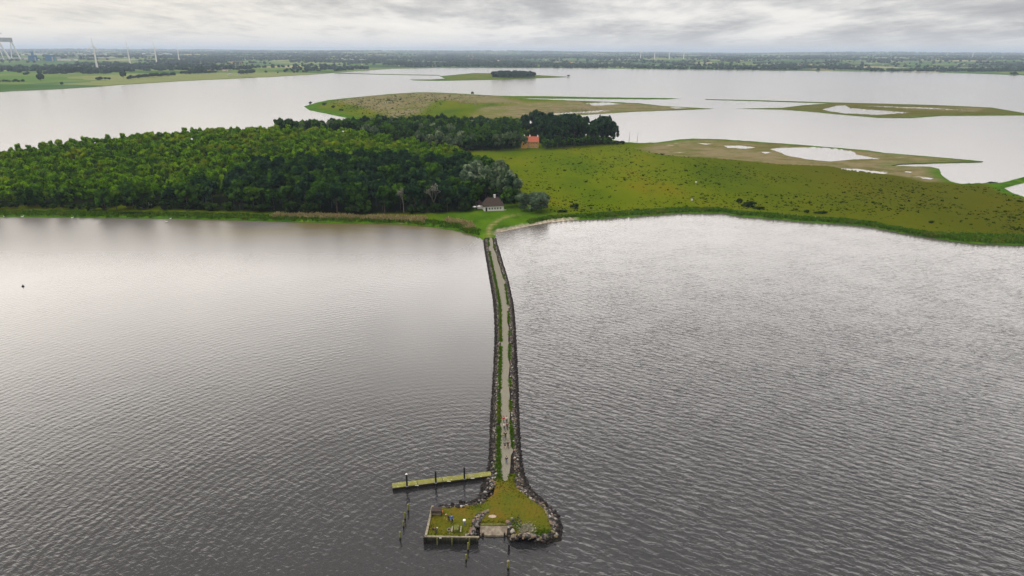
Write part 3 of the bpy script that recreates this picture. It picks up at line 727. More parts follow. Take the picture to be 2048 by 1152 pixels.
for px, py, s, sc3, lab in ((1503, 416, 1, (1.1, .8, .8), 'dark round bush in the clump by the right shore'), (1478, 409, .5, (.6, .6, .7), 'small dark bush left of the shore clump'), (1490, 416, 1, (.9, .7, .55), 'low dark bush beside the round one near the shore'),
                  (1516, 420, 1, (1.2, .7, .3), 'flat dark thicket at the right end of the shore clump'), (1148, 421, 1, (.8, .7, .8), 'small dark bush on the meadow right of the willow'), (1125, 428, 1, (.9, .5, .4), 'low dark bush between willow and meadow bush'), (1640, 430, 1, (1.3, .6, .35), 'long low dark bush near the reed strip'), (1612, 429, .5, (.5, .5, .5), 'tiny dark bush left of the long low one'),
                  (270, 432, 1, (3.6, .8, .35), 'long low thicket on the shore grass under the bright round tree'), (1243, 291, 1, (1.0, .8, .9), 'small bush right of the grove'), (1232, 292, 1, (.9, .8, 1.0), 'ragged bush at the end of the grove'),
                  (650, 213, 1, (1.3, 1, 1), 'first dark bush on the near rim of the heath'), (668, 219, 1, (1.1, 1, .9), 'second dark bush on the rim of the heath'), (683, 224, 1, (1.1, 1, .8), 'last dark bush on the rim of the heath'),
                  (622, 208, 1, (1, 1, 1), 'dark bush at the tip of the heath'), (945, 190, 1, (1, 1, 1.6), 'lone dark bush on the skyline of the heath'), (735, 248, 1, (1.5, 1, 1), 'bush between heath and wood'), (757, 248, 1, (1.8, 1, 1.6), 'large bush between heath and wood'),
                  (1984, 367, 1, (1.1, .6, .35), 'dark bush at the fork of the embankment'), (1740, 450, 1, (1.1, .5, .3), 'dark low bush on the bright shore strip')):
    g = gz(px, py); place_tree(g.x, g.y, g.z, 'shrub', s, lab, None, 'bush', 'bush', rz=0, sc=sc3)
def flower_bush(px, py, lab, s=1.0):
    g = gz(px, py); e = empty('flowering_bush', g, 0, s); tag(e, lab, 'bush', 'pale flowering elder bushes')
    L = LIB['shrub'][0]; linkobj('crown', L['crown'], e, scale=(.9, .6, .8))
    c = build_crown('blossom', M['pale'], 31, 2.5, 1.5, 1.6, 26, .30, 9, .5, core=False)
    linkobj('blossom', mesh_mixed('blossom', c['V'], c['Q'], c['T'], c['tq'], [M['pale']]), e)
flower_bush(298, 421, 'elder bush with pale blossom in front of the round bright tree'); flower_bush(540, 424, 'elder bush with pale blossom right of centre of the dark wood', .9)

# ------------------------------------------------------------------ grass, tussocks, reeds (uncountable)
def tuft_field(name, pts, z, w, h, nq, mat, seed, label, lean=.35, hv=.4):
    r = np.random.default_rng(seed); n = len(pts); k = n * nq
    cx = np.repeat(pts[:, 0], nq) + r.normal(0, 1, k) * np.repeat(w, nq) * .42; cy = np.repeat(pts[:, 1], nq) + r.normal(0, 1, k) * np.repeat(w, nq) * .42
    cz = np.repeat(z, nq) - .05; H = np.repeat(h, nq) * r.uniform(1 - hv, 1 + hv, k); Wd = np.repeat(w, nq) * r.uniform(.18, .4, k)
    a = r.uniform(0, math.pi, k); dx, dy = np.cos(a) * Wd, np.sin(a) * Wd; lx, ly = r.normal(0, lean, k) * H, r.normal(0, lean, k) * H
    V = np.stack([np.stack([cx - dx, cy - dy, cz], 1), np.stack([cx + dx, cy + dy, cz], 1),
                  np.stack([cx + dx * .7 + lx, cy + dy * .7 + ly, cz + H], 1), np.stack([cx - dx * .7 + lx, cy - dy * .7 + ly, cz + H], 1)], 1).reshape(-1, 3)
    me = mesh_mixed(name, V, np.arange(len(V)).reshape(-1, 4), np.zeros((0, 3), int), r.random(k), [mat])
    return tag(linkobj(name, me), label, name.split('_')[0], kind='stuff')
M['tussock'] = foliage_mat('tussock_leaf', (.010, .022, .003), (.020, .042, .004), (.042, .072, .005), trans=.1)
M['grass'] = foliage_mat('grass_leaf', (.030, .080, .006), (.062, .150, .008), (.12, .20, .015), (.13, .14, .02), wscale=.12)
M['reed'] = foliage_mat('reed_leaf', (.20, .17, .06), (.42, .32, .15), (.58, .45, .26))
MEADOW = [(935, 318), (1060, 310), (1240, 296), (1300, 304), (1440, 324), (1560, 336), (1700, 352), (1850, 368), (1990, 378), (2060, 400), (2300, 450), (2300, 485), (2040, 478), (1950, 474), (1850, 462), (1750, 444), (1640, 430), (1480, 424), (1360, 420), (1200, 430), (1110, 432), (1045, 415), (1050, 395), (1010, 365), (950, 340)]
r_ = np.random.default_rng(21)
q = np.stack([r_.uniform(935, 2100, 12500), r_.uniform(296, 482, 12500)], 1); w = G(q[:, 0], q[:, 1])
dens = vnoise(w[:, 0], w[:, 1], 35, 31); ok = (sdist(GP(MEADOW), w) > 2) & (r_.random(len(w)) < ss(dens, .25, .6) * .85 + .12)
# clusters
w = w[ok]; w = np.concatenate([w, w[::3] + r_.normal(0, 1.3, (len(w[::3]), 2))])
s_ = r_.gamma(2.0, .115, len(w)) + .16
tuft_field('tussocks', w, isle_z(w), s_, s_ * .55, 9, M['tussock'], 3, 'dark rush tussocks dotted over the yellow green meadow', lean=.5)
q = np.stack([r_.uniform(640, 1080, 2600), r_.uniform(186, 238, 2600)], 1); w = G(q[:, 0], q[:, 1])
ok = sdist(GP([(640, 207), (705, 197), (825, 188), (910, 189), (985, 194), (900, 212), (860, 238), (760, 243), (700, 230)]), w) > 5; w = w[ok]; s_ = r_.gamma(3, .22, len(w)) + .35
tuft_field('heath_tussocks', w, isle_z(w), s_, s_ * .5, 6, M['tussock'], 4, 'dark tufts over the brown heath of the far headland', lean=.5)
def shore_pts(i0, i1, n, a, b, seed):
    r = np.random.default_rng(seed); L = np.array(densify(ISLE[i0:i1 + 1], 4)[:-1]); k = r.uniform(0, len(L) - 40, n); i = k.astype(int); f = (k - i)[:, None]
    m = min(len(L) - 2, 10 ** 9); i = np.clip(i, 0, m); p = L[i] * (1 - f) + L[i + 1] * f; w = G(p[:, 0], p[:, 1]); w[:, 1] += r.uniform(a, b, n); w[:, 0] += r.normal(0, .6, n); return w
w = np.concatenate([shore_pts(0, 11, 6000, 1.0, 9.0, 1), shore_pts(16, 33, 7500, 1.2, 8.0, 2)]); w = w[(np.abs(w[:, 0] / w[:, 1]) < .9) & (sdist(ISLW, w) > .8)]
w = w[sdist(GP(SAND), w) < .5]
s_ = r_.uniform(.6, 1.2, len(w)); tuft_field('shore_grass', w, isle_z(w), s_, s_ * .75, 5, M['grass'], 5, 'lush green grass along the near shore of the island')
w = scatter(GP(REEDS), .8, 6); w = w[vnoise(w[:, 0], w[:, 1] * 3, 12, 8) > .35]
s_ = np.full(len(w), .8); tuft_field('reeds', w, isle_z(w), s_, s_ * 1.5, 4, M['reed'], 6, 'beige reed bed left of the causeway end')

# ------------------------------------------------------------------ causeway
TOPZ = 1.0
CW = [(482, 966.5, 974, 977.5, 985.5, 987, 993), (500, 969, 976.5, 979, 988.5, 991, 999.5), (530, 974, 982, 985, 998, 1001, 1008), (558, 979, 988, 991.5, 1008, 1010, 1017), (608, 987, 997, 1001, 1015, 1017, 1028),
      (650, 989, 998, 1002, 1016.5, 1019, 1032), (689, 989, 998, 1003, 1017.5, 1020.5, 1034), (750, 986, 996, 1001, 1018, 1021, 1037), (800, 983, 994, 1000, 1019, 1023, 1038), (850, 980, 992, 1000, 1020, 1024, 1040), (900, 979, 991.5, 1000, 1024, 1028, 1044), (935, 976, 991, 1001, 1023, 1029, 1047), (962, 966, 990, 1004, 1014, 1030, 1056)]
def cw_line(j, z, ys):
    a = np.array(CW); xs = np.interp(ys, a[:, 0], a[:, j]); return G(xs, ys, z)
def cw_smooth(j, z):
    ys = np.linspace(476, 962, 160); a = np.array(CW); xs = np.interp(ys, a[:, 0], a[:, j])
    k = np.ones(7) / 7; xs2 = np.convolve(np.pad(xs, 3, 'edge'), k, 'valid'); return G(xs2, ys, z)
def strip(name, lines, mat, label):
    n = len(lines[0][0]); V = np.concatenate([np.column_stack([l, np.full(n, z)]) if np.isscalar(z) else np.column_stack([l, z]) for l, z in lines])
    F = np.concatenate([np.stack([np.arange(n - 1) + k * n, np.arange(1, n) + k * n, np.arange(1, n) + (k + 1) * n, np.arange(n - 1) + (k + 1) * n], 1)[:, ::-1] for k in range(len(lines) - 1)])
    me = mesh_np(name, V, F, mat, smooth=True); return tag(linkobj(name, me), label, kind='structure')
t = newmat('rubble_earth'); p = pos(t)
prin(t, t.ramp(t.noise(p, 1.6, 5, .7), [(.35, (.010, .009, .009)), (.65, (.035, .030, .027))]), 1.0, bump(t, t.noise(p, 3, 4), .2), 0.0); M['rubble'] = t.m
t = newmat('gravel'); p = pos(t); n1 = t.noise(p, 5, 4, .75); n2 = t.noise(t.map(p, scale=(1, .25, 1)), .6, 4, .6)
col = t.ramp(n1, [(.3, (.10, .095, .072)), (.7, (.255, .240, .190))]); col = t.mix(t.rng(n2, .45, .7, 0, .5), col, (.19, .17, .12))
sp_ = t.n('ShaderNodeSeparateXYZ', i_0=p)
prin(t, col, .95, bump(t, n1, .03), .2); M['gravel'] = t.m
t = newmat('turf'); p = pos(t); n1 = t.noise(p, .22, 4, .6); n2 = t.noise(p, 2.4, 5, .7)
col = t.ramp(n1, [(.34, (.055, .080, .006)), (.46, (.085, .092, .005)), (.56, (.105, .092, .006)), (.68, (.135, .080, .008))])
col = t.mix(t.rng(n2, .42, .72, 0, .65), col, (.045, .048, .008)); sp_ = t.n('ShaderNodeSeparateXYZ', i_0=p)
prin(t, col, .95, bump(t, n2, .12), .1); M['turf'] = t.m
L0 = cw_smooth(1, 0) + (.22, 0); R0 = cw_smooth(6, 0) - (.38, 0); L1 = cw_smooth(2, TOPZ); R1 = cw_smooth(5, TOPZ); PL = cw_smooth(3, TOPZ); PR = cw_smooth(4, TOPZ)
strip('causeway_bank', [(L0 - (.9, 0), -.6), (L0, -.1), (L1, TOPZ - .12), (PL, TOPZ - .02), (PR, TOPZ - .02), (R1, TOPZ - .12), (R0, -.1), (R0 + (.9, 0), -.6)], M['rubble'], 'stone bank of the narrow causeway')
wob = (vnoise(np.arange(160) * 1.0, np.zeros(160), 4, 7) - .5) * .5
strip('path', [(PL + np.column_stack([wob, wob * 0]), TOPZ + .004), ((PL + PR) / 2, TOPZ + .04), (PR + np.column_stack([wob[::-1], wob * 0]), TOPZ + .004)], M['gravel'], 'pale gravel path along the causeway')
def lerp_pts(A, B, n, seed):
    r = np.random.default_rng(seed); k = r.uniform(0, len(A) - 1.01, n)
    # even spacing in metres
    d = np.concatenate([[0], np.cumsum(np.linalg.norm(np.diff(A, axis=0), axis=1))]); k = np.interp(r.uniform(0, d[-1], n), d, np.arange(len(A))); k = np.clip(k, 0, len(A) - 1.01)
    i = k.astype(int); f = (k - i)[:, None]; a = A[i] * (1 - f) + A[i + 1] * f; b = B[i] * (1 - f) + B[i + 1] * f; u = r.random(n)[:, None]; return a * (1 - u) + b * u, u[:, 0]
w1, _ = lerp_pts(L1 + (.25, 0), PL + (.05, 0), 5200, 1); w2, _ = lerp_pts(PR, R1, 2600, 2); w2 = w2[vnoise(w2[:, 0], w2[:, 1], 5, 3) > .52]
w1 = w1[vnoise(w1[:, 0], w1[:, 1], 3, 5) > .22]; w = np.concatenate([w1, w2]); s_ = r_.uniform(.18, .42, len(w)); tuft_field('verge_grass', w, np.full(len(w), TOPZ - .05), s_, s_ * .75, 5, M['grass'], 8, 'green grass verges beside the gravel path')

# ------------------------------------------------------------------ pier head
HZ = 1.2
HEADW_ = [(968, 950), (963, 968), (961, 984), (955, 996), (934, 1005), (903, 1010), (887, 1013), (867, 1012)]
head_top_px = [(994, 944), (991, 966), (987, 988), (965, 1004), (930, 1011), (883, 1015), (865, 1013.5), (852, 1072.5), (946, 1073), (951, 1058), (957, 1051), (962, 1047), (985, 1046), (1010, 1047), (1018, 1052), (1022, 1066), (1035, 1072),
               (1060, 1074), (1090, 1072), (1106, 1062), (1100, 1043), (1088, 1016), (1058, 995), (1033, 972), (1030, 944), (1024, 948), (1017, 955), (1010, 961.5), (1004, 955), (1000, 950)]
HT = GP(head_top_px, HZ)
def head():
    inner = grid_in(head_top_px, 5, 1.7); V, F = cdt(densify(head_top_px, 6, .12), [], inner)
    w = G(V[:, 0], V[:, 1], HZ); sd = sdist(HT, w)
    z = TOPZ - .05 + (HZ - TOPZ + .05) * ss(w[:, 1], 134, 124) + (vnoise(w[:, 0], w[:, 1], 3, 9) - .5) * .16 - .12 * (1 - ss(sd, 0, .6))
    n = len(V); me = mesh_np('pier_head_turf', np.column_stack([w, z]), F, M['turf'], smooth=True)
    tag(linkobj('pier_head_ground', me), 'rusty green turf on the pier head', kind='structure')
    b = MB(); wat = GP([(968, 950), (962, 970), (960, 986), (940, 1004), (900, 1010), (866, 1013), (851, 1083), (957, 1078), (958, 1072), (1014, 1072), (1016, 1084), (1063, 1085), (1090, 1087), (1119, 1081), (1126, 1059), (1116, 1031), (1088, 1002), (1063, 981), (1050, 950)], 0)
    lo = [b.bm.verts.new((x, y, -.6)) for x, y in wat]
    c = wat.mean(0); hi = [b.bm.verts.new((c[0] + (x - c[0]) * .86, c[1] + (y - c[1]) * .86, .35)) for x, y in wat]; n = len(wat)
    for i in range(n): b.bm.faces.new((lo[i], lo[(i + 1) % n], hi[(i + 1) % n], hi[i]))
    b.bm.faces.new(hi); tag(b.build('pier_head_bank', M['rubble']), 'stone core under the pier head', kind='structure')
head()
r_ = np.random.default_rng(77); w = scatter(HT, .42, 5); sd = sdist(HT, w); w = w[(sd > .15) & (r_.random(len(w)) < np.where(sd < 1.4, .9, .30))]
clr = [P(928, 1045, HZ), P(913, 1058, HZ), P(873, 1025, HZ)]
for c in clr: w = w[np.hypot(w[:, 0] - c.x, w[:, 1] - c.y) > 1.0]
s_ = r_.uniform(.15, .36, len(w)); M['turfgrass'] = foliage_mat('turf_leaf', (.035, .050, .006), (.075, .085, .007), (.12, .125, .012), (.13, .09, .01), wscale=.25)
tuft_field('pier_grass', w, np.full(len(w), HZ - .08), s_, s_ * .55, 4, M['turfgrass'], 9, 'short rough grass on the pier head', lean=.5)
pt = P(1085, 1066, HZ); g2 = np.stack([r_.normal(pt.x, 1.0, 220), r_.normal(pt.y, .55, 220)], 1); pt = P(1000, 1047, HZ); g3 = np.stack([r_.normal(pt.x, 1.6, 160), r_.normal(pt.y, .4, 160)], 1)
pt = P(1033, 1054, HZ); g4 = np.stack([r_.normal(pt.x, .6, 120), r_.normal(pt.y, .6, 120)], 1); g2 = np.concatenate([g2, g3, g4]); g2 = g2[sdist(HT, g2) > .25]; s_ = r_.uniform(.14, .30, len(g2))
tuft_field('weeds', g2, np.full(len(g2), HZ - .12), s_, s_ * 1.0, 4, M['grass'], 10, 'lush green weeds at the rocky front of the pier head')
pt = P(1052, 1058, HZ); g2 = np.stack([r_.normal(pt.x, .8, 260), r_.normal(pt.y, .7, 260)], 1); s_ = r_.uniform(.2, .4, len(g2))
M['dry'] = foliage_mat('dry_weed', (.25, .24, .17), (.42, .40, .30), (.60, .57, .47))
tuft_field('white_weeds', g2, np.full(len(g2), HZ - .1), s_, s_ * .7, 4, M['dry'], 11, 'whitish dry weeds beside the slipway rocks')

# rocks
def rock_mat(name, src, k=.8):
    t = newmat(name); p = pos(t); rnd = t.n('ShaderNodeObjectInfo').outputs['Random'] if src == 'obj' else attr(t, 'tint')
    col = t.ramp(rnd, [(0, (.030, .028, .028)), (.24, (.065, .06, .058)), (.42, (.20, .18, .165)), (.54, (.26, .165, .125)), (.62, (.040, .038, .038)), (.74, (.38, .345, .30)), (.82, (.24, .205, .10)), (.88, (.05, .047, .045)), (.94, (.60, .57, .52))], 'CONSTANT')
    n = t.noise(p, 4, 5, .65); col = t.mix(t.rng(n, .4, .7, 0, .5), col, (.12, .11, .10))
    col = t.mix(1.0, col, (k, k, k), 'MULTIPLY'); sp = t.n('ShaderNodeSeparateXYZ', i_0=p); wet = t.rng(t.math('ADD', sp.outputs[2], t.math('MULTIPLY', n, .5)), 1.15, .55)
    col = t.mix(t.math('MULTIPLY', wet, .93), col, (.016, .014, .014)); prin(t, col, .85, bump(t, n, .05), .08); return t.m
M['rock'] = rock_mat('boulder_stone', 'obj'); M['rockj'] = rock_mat('armour_stone', 'att', .72)
def rock_np(seed, sub=ICO2):
    r = np.random.default_rng(seed); V = sub[0].copy(); 
    for _ in range(9):      # planar cuts for facets
        d = r.normal(size=3); d /= np.linalg.norm(d); h = r.uniform(.62, .9); k = V @ d; V = V - np.outer(np.maximum(k - h, 0) * .85, d)
    V *= 1 + r.normal(0, .02, (len(V), 1)); return V * np.array([1, .82, .68])
ROCKM = [mesh_np('boulder', rock_np(i), ICO2[1], M['rock']) for i in range(8)]
ROCKL = [rock_np(50 + i, ICO1) for i in range(8)]
SLIP = GP([(962, 1050), (1014, 1050), (1014, 1078), (962, 1078)], .6)
def edge_rocks(out_px, in_px, n, seed, smin, smax):
    A = GP(densify(out_px + [out_px[-1]], 5)[:-1], 0.0); B0 = np.array(in_px); 
    # matching inner polyline
    def resamp(pl, m):
        d = np.concatenate([[0], np.cumsum(np.linalg.norm(np.diff(pl, axis=0), axis=1))]); s = np.linspace(0, d[-1], m); return np.column_stack([np.interp(s, d, pl[:, 0]), np.interp(s, d, pl[:, 1])])
    Aw = resamp(GP(out_px, 0.0), 80); Bw = resamp(GP(in_px, HZ), 80); p, u = lerp_pts(Aw, Bw, n, seed); z = -.1 + u * (HZ - .15); r = np.random.default_rng(seed)
    return [(x, y, zz, r.uniform(smin, smax)) for (x, y), zz in zip(p, z)]
RK = []
RK += edge_rocks([(1049, 948), (1063, 980), (1088, 1001), (1116, 1030), (1126, 1058), (1120, 1080), (1090, 1086), (1063, 1084), (1018, 1082)], [(1031, 955), (1033, 972), (1058, 995), (1088, 1016), (1099, 1042), (1105, 1061), (1090, 1071), (1060, 1073), (1026, 1070)], 1100, 1, .20, .46)
RK += edge_rocks([(1017, 1083), (1014, 1060), (1016, 1052)], [(1036, 1072), (1024, 1060), (1020, 1050)], 60, 2, .24, .48)
RK += edge_rocks([(973, 943), (964, 962), (961, 980), (955, 995), (934, 1005), (903, 1010), (875, 1012)], [(992, 950), (990, 966), (986, 988), (965, 1005), (932, 1012), (900, 1015), (876, 1017)], 300, 3, .22, .46)
RK += edge_rocks([(957, 1077), (962, 1064), (960, 1054), (966, 1042), (978, 1033)], [(938, 1069), (942, 1056), (946, 1044), (953, 1032), (972, 1025)], 210, 4, .24, .46)
rr_ = np.random.default_rng(8)
for px, py, sx_, n in ((1031, 1040, 1.2, 16), (925, 1011, 3, 8), (1051, 1069, 1.5, 14), (870, 1061, .8, 6), (936, 1069, .8, 9)):
    c = P(px, py, HZ)
    for _ in range(n): RK.append((rr_.normal(c.x, sx_ * .4), rr_.normal(c.y, .4), HZ - .05, rr_.uniform(.15, .32)))
for _ in range(40):
    u = rr_.random(); A_ = P(1050 + 60 * u, 960 + 50 * u, 0); RK.append((A_.x + rr_.uniform(.5, 2.2), A_.y + rr_.uniform(-1, 1), -.12, rr_.uniform(.15, .3)))
for px, py in ((921, 1006), (904, 1010), (928, 1007), (905, 1011)): c = P(px, py, 0); RK.append((c.x, c.y + .3, .05, .42))
# causeway rocks
for A_, B_, n, sd_ in ((L0 - (.2, 0), L1 + (.25, 0), 5200, 11), (R0 + (.2, 0), R1, 6600, 12)):
    p, u = lerp_pts(A_, B_, n, sd_)
    for (x, y), uu in zip(p, u): RK.append((x, y, -.05 + uu * 1.0, rr_.uniform(.16, .36) if y > 150 else rr_.uniform(.18, .40)))
for A_, sg, n in ((L0, -1, 240), (R0, 1, 420)):
    p, u = lerp_pts(A_, A_, n, 13)
    for x, y in p: RK.append((x + sg * abs(rr_.normal(.5, .5)), y, -.1, rr_.uniform(.12, .26)))
_q = sdist(HT, np.array([k[:2] for k in RK])); RK = [(k[0], k[1], HZ + .0, k[3]) if d_ > .1 and k[1] < 131 else k for k, d_ in zip(RK, _q)]
RK = [k for k in RK if sdist(SLIP, [k[:2]])[0] < -.15 or k[1] > 200]
sc_ = np.array([k[3] / math.hypot(k[0], k[1]) + (1 if k[1] < 131 else 0) for k in RK]); od = np.argsort(-sc_); NR_ = 285
for i in od[:NR_]:
    x, y, z, s = RK[i]; o = linkobj('boulder', ROCKM[rr_.integers(8)], None, (x, y, z), (rr_.uniform(-.5, .5), rr_.uniform(-.5, .5), rr_.uniform(0, 6.28)), (s * 1.08,) * 3)
    cx = 1024 + x / y * 1365
    if y > 121 and x < 0: sec = 'on the stony edge between jetty and quay'
    elif x < -3.2 and y < 121: sec = 'in the heap between quay and slipway' if y < 112 else 'on the stony edge between jetty and quay'
    elif z < .25: sec = 'at the waterline of the rounded pier head' if x > 2.5 else 'at the waterline beside the slipway'
    elif x > 2.5: sec = 'high on the stone rim of the rounded pier head'
    else: sec = 'on the stones around the head of the slipway'
    tag(o, f"{'large' if s > .42 else 'rounded'} {'dark wet' if z < .3 else 'grey'} boulder {sec}", 'boulder', 'boulders around the pier head')
V, F, T_ = [], [], []; off = 0
for i in od[NR_:]:
    x, y, z, s = RK[i]; v = ROCKL[rr_.integers(8)]; a = rr_.uniform(0, 6.28); ca, sa = math.cos(a), math.sin(a)
    V.append(np.column_stack([(v[:, 0] * ca - v[:, 1] * sa) * s + x, (v[:, 0] * sa + v[:, 1] * ca) * s + y, v[:, 2] * s + z])); F.append(ICO1[1] + off); off += len(v); T_.append(np.full(len(ICO1[1]), rr_.random()))
me = mesh_np('rock_armour', np.concatenate(V), np.concatenate(F), M['rockj'], {'tint': ('FACE', np.concatenate(T_))})
tag(linkobj('rock_armour', me), 'dark stones lining both banks of the causeway', 'stones', kind='stuff')
print('ROCKS', len(RK))

# quay, slipway, jetty, piles
M['timber'] = plain('weathered_timber', (.30, .27, .20), (.15, .13, .09), 2.5, .85, stretch=(1, 1, 1)); M['darkwood'] = plain('tarred_timber', (.022, .019, .016), (.010, .009, .008), 3, .7)
t = newmat('mossy_timber'); p = pos(t); n = t.noise(p, 3, 5, .7); prin(t, t.ramp(n, [(.3, (.055, .048, .03)), (.5, (.12, .13, .03)), (.7, (.22, .21, .10))]), .9, None, .2); M['mossy'] = t.m
t = newmat('wet_sheet_wall'); p = pos(t); sp = t.n('ShaderNodeSeparateXYZ', i_0=p); n = t.noise(t.map(p, scale=(4, 4, .6)), 1, 4, .6)
prin(t, t.mix(t.rng(sp.outputs[2], .3, 1.1), t.ramp(n, [(.4, (.008, .008, .008)), (.6, (.02, .019, .017))]), t.ramp(n, [(.4, (.03, .032, .018)), (.6, (.075, .075, .04))])), .6, None, .3); M['sheet'] = t.m
t = newmat('slip_concrete'); p = pos(t); n = t.noise(p, 1.1, 6, .7); prin(t, t.ramp(n, [(.32, (.09, .07, .055)), (.5, (.19, .155, .12)), (.68, (.30, .27, .20))]), .85, bump(t, n, .05), .3); M['slip'] = t.m
t = newmat('mossy_deck'); p = pos(t); n = t.noise(p, .9, 6, .72); n2 = t.noise(p, 3.5, 3, .6); col = t.ramp(n, [(.34, (.24, .21, .13)), (.45, (.15, .15, .035)), (.58, (.20, .20, .05)), (.70, (.34, .32, .20))])
prin(t, t.mix(t.rng(n2, .64, .70), col, (.55, .53, .47)), .9, None, .2); M['deck'] = t.m
M['steel'] = plain('black_steel', (.018, .018, .020), (.010, .010, .011), 3, .5); M['brownwood'] = plain('dark_brown_wood', (.060, .040, .034), (.030, .020, .018), 4, .8); M['greybox'] = plain('grey_metal', (.22, .23, .24), (.14, .15, .16), 3, .6)
def quay():
    e = empty('timber_quay', P(851, 1078)); tag(e, 'dark timber quay wall with pale cap beam round the grassy pier corner', 'quay wall'); o = e.location
    a, b_, c = P(865, 1013, HZ), P(851.5, 1073.5, HZ), P(957, 1075, HZ)
    L = lambda v, z: (v.x - o.x, v.y - o.y, z)
    for s, t_ in ((a, b_), (b_, c)):
        d = (t_ - s); ln = d.length; an = math.atan2(d.y, d.x); mid = (s + t_) / 2
        m = MB(); n = int(ln / .32)
        for i in range(n):
            q = s + d * ((i + .5) / n); m.box(L(q, .28), (ln / n - .02, .16 + (.05 if i % 2 else 0), 1.75), an)
        m.build('sheet_wall', M['sheet'], e)
        m = MB(); m.box(L(mid, HZ + .06), (ln + .2, .36 if s is a else .30, .20), an, bevel=.02); m.build('cap_beam', M['timber'], e)
    for k in (.22, .5, .83):
        q = b_.lerp(c, k); m = MB(); m.rod(L(q - Vector((0, .32, 0)), -.8), L(q - Vector((0, .32, 0)), HZ + .02), .12, .11); m.build('fender_post', M['mossy'], e)
    m = MB(); q = b_; m.rod(L(q + Vector((-.2, -.25, 0)), -.8), L(q + Vector((-.2, -.25, 0)), HZ + .1), .17, .16); m.build('corner_pile', M['darkwood'], e)
    q = b_.lerp(c, .28); m = MB(); m.box(L(q - Vector((0, .17, 0)), HZ - .03), (.35, .04, .22)); m.build('white_plate', M['white'], e)
    q = b_.lerp(c, .46)
    m = MB(); m.rod(L(q + Vector((-.15, .3, 0)), HZ), L(q + Vector((-.15, .3, 0)), HZ + .55), .07); m.rod(L(q + Vector((.3, .3, 0)), HZ), L(q + Vector((.3, .3, 0)), HZ + .45), .06); m.build('bollard', M['timber'], e)
quay()
def slipway():
    e = empty('slipway', P(987, 1070)); tag(e, 'cracked beige concrete slipway slab between the boulder heaps', 'slipway'); o = e.location
    m = MB(); c = [P(960, 1050, .95), P(1016, 1050, .95), P(1013, 1070.5, .28), P(960, 1070.5, .28)]; n = 10
    top = []
    for j in range(n + 1):
        a = c[0].lerp(c[3], j / n); b_ = c[1].lerp(c[2], j / n)
        top.append([m.bm.verts.new(a.lerp(b_, i / 14) - o + Vector((0, random.uniform(-.12, .25) if j == 0 else 0, random.uniform(-.015, .015)))) for i in range(15)])
    for j in range(n):
        for i in range(14): m.bm.faces.new((top[j][i], top[j + 1][i], top[j + 1][i + 1], top[j][i + 1]))
    r = bmesh.ops.extrude_face_region(m.bm, geom=list(m.bm.faces)); bmesh.ops.translate(m.bm, vec=(0, 0, -1.0), verts=[v for v in r['geom'] if isinstance(v, bmesh.types.BMVert)])
    m.build('slab', M['slip'], e)
    for x_ in (966, 1009):
        q = P(x_, 1074) - o; m = MB(); m.rod((q.x, q.y, -.8), (q.x, q.y, .75), .14, .13); m.build('guide_pile', M['darkwood'], e)
slipway()
def headwall():
    o = P(988, 1047, HZ); b = MB(); m = P(988, 1049, 1.05); b.box((0, 0, 0), (4.3, .28, .3), 0, bevel=.04)
    tag(b.build('retaining_beam', M['mossy'], loc=(m.x, m.y, 1.0)), 'mossy brown beam at the top of the slipway', 'beam')
headwall()
def flat_stone(px, py, s, lab):
    m = P(px, py, HZ); b = MB(); b.ball((0, 0, 0), (s, s * .55, .12), 2, .08); tag(b.build('flat_stone', plain('pinkish_stone', (.42, .31, .25), (.30, .23, .19), 2), loc=(m.x, m.y, HZ + .02)), lab, 'stone')
flat_stone(985, 1033, .75, 'flat pinkish slab in the grass above the slipway'); flat_stone(1054, 1068, .6, 'flat pale slab among the white weeds')
def jetty():
    a, b_, c, d = P(783.5, 966.5, .65), P(981, 942.5, .65), P(984, 951, .65), P(784.8, 976, .65)
    e = empty('jetty', (a.x, a.y, 0)); tag(e, 'long mossy floating jetty with dark sides reaching out from the causeway', 'jetty'); o = e.location
    L = lambda v, z: Vector((v.x - o.x, v.y - o.y, z)); N = 4
    for k in range(N):
        f0, f1 = k / N + .002, (k + 1) / N - .002; m = MB(); p4 = [d.lerp(c, f0), d.lerp(c, f1), a.lerp(b_, f1), a.lerp(b_, f0)]
        m.prism([(L(q, 0).x, L(q, 0).y) for q in p4], .56, .66); m.build('deck', M['deck'], e)
        m = MB(); cc = sum(p4, Vector()) / 4; m.prism([(L(cc.lerp(q, .985), 0).x, L(cc.lerp(q, .985), 0).y) for q in p4], -.35, .556); m.build('float', M['darkwood'], e)
    for f in (.24, .56, .80):
        q = d.lerp(c, f); m = MB(); m.box(L(q, .60) - Vector((0, .08, 0)), (.7, .05, .09), 0); m.build('rub_strip', M['white'], e)
jetty()
PM = {}
def pile(name, px, py, h, r, mat, label, group, cap=None, lean=0.0, cat='pile', collar=False):
    g = P(px, py); e = empty(name, (g.x, g.y, 0)); tag(e, label, cat, group); m = MB(); m.rod((0, 0, -1), (lean, 0, h), r, r * .93, 10); m.build('post', M[mat], e, smooth=False)
    if cap: m = MB(); m.rod((lean, 0, h), (lean, 0, h + .14), r * 1.25, r * .5, 10); m.build('cap', M[cap], e)
    if collar: m = MB(); m.rod((0, 0, .64), (0, 0, .72), r * 1.6, r * 1.6, 10); m.build('collar', M['palegrey'] if 'palegrey' in M else M['greybox'], e)
pile('jetty_pile', 814.5, 978.5, 3.2, .17, 'steel', 'black steel pile with white cap at the outer end of the jetty', 'steel piles along the jetty', 'white', collar=True)
pile('jetty_pile', 872, 971.5, 3.1, .17, 'steel', 'black steel pile at the middle of the jetty', 'steel piles along the jetty', None, collar=True)
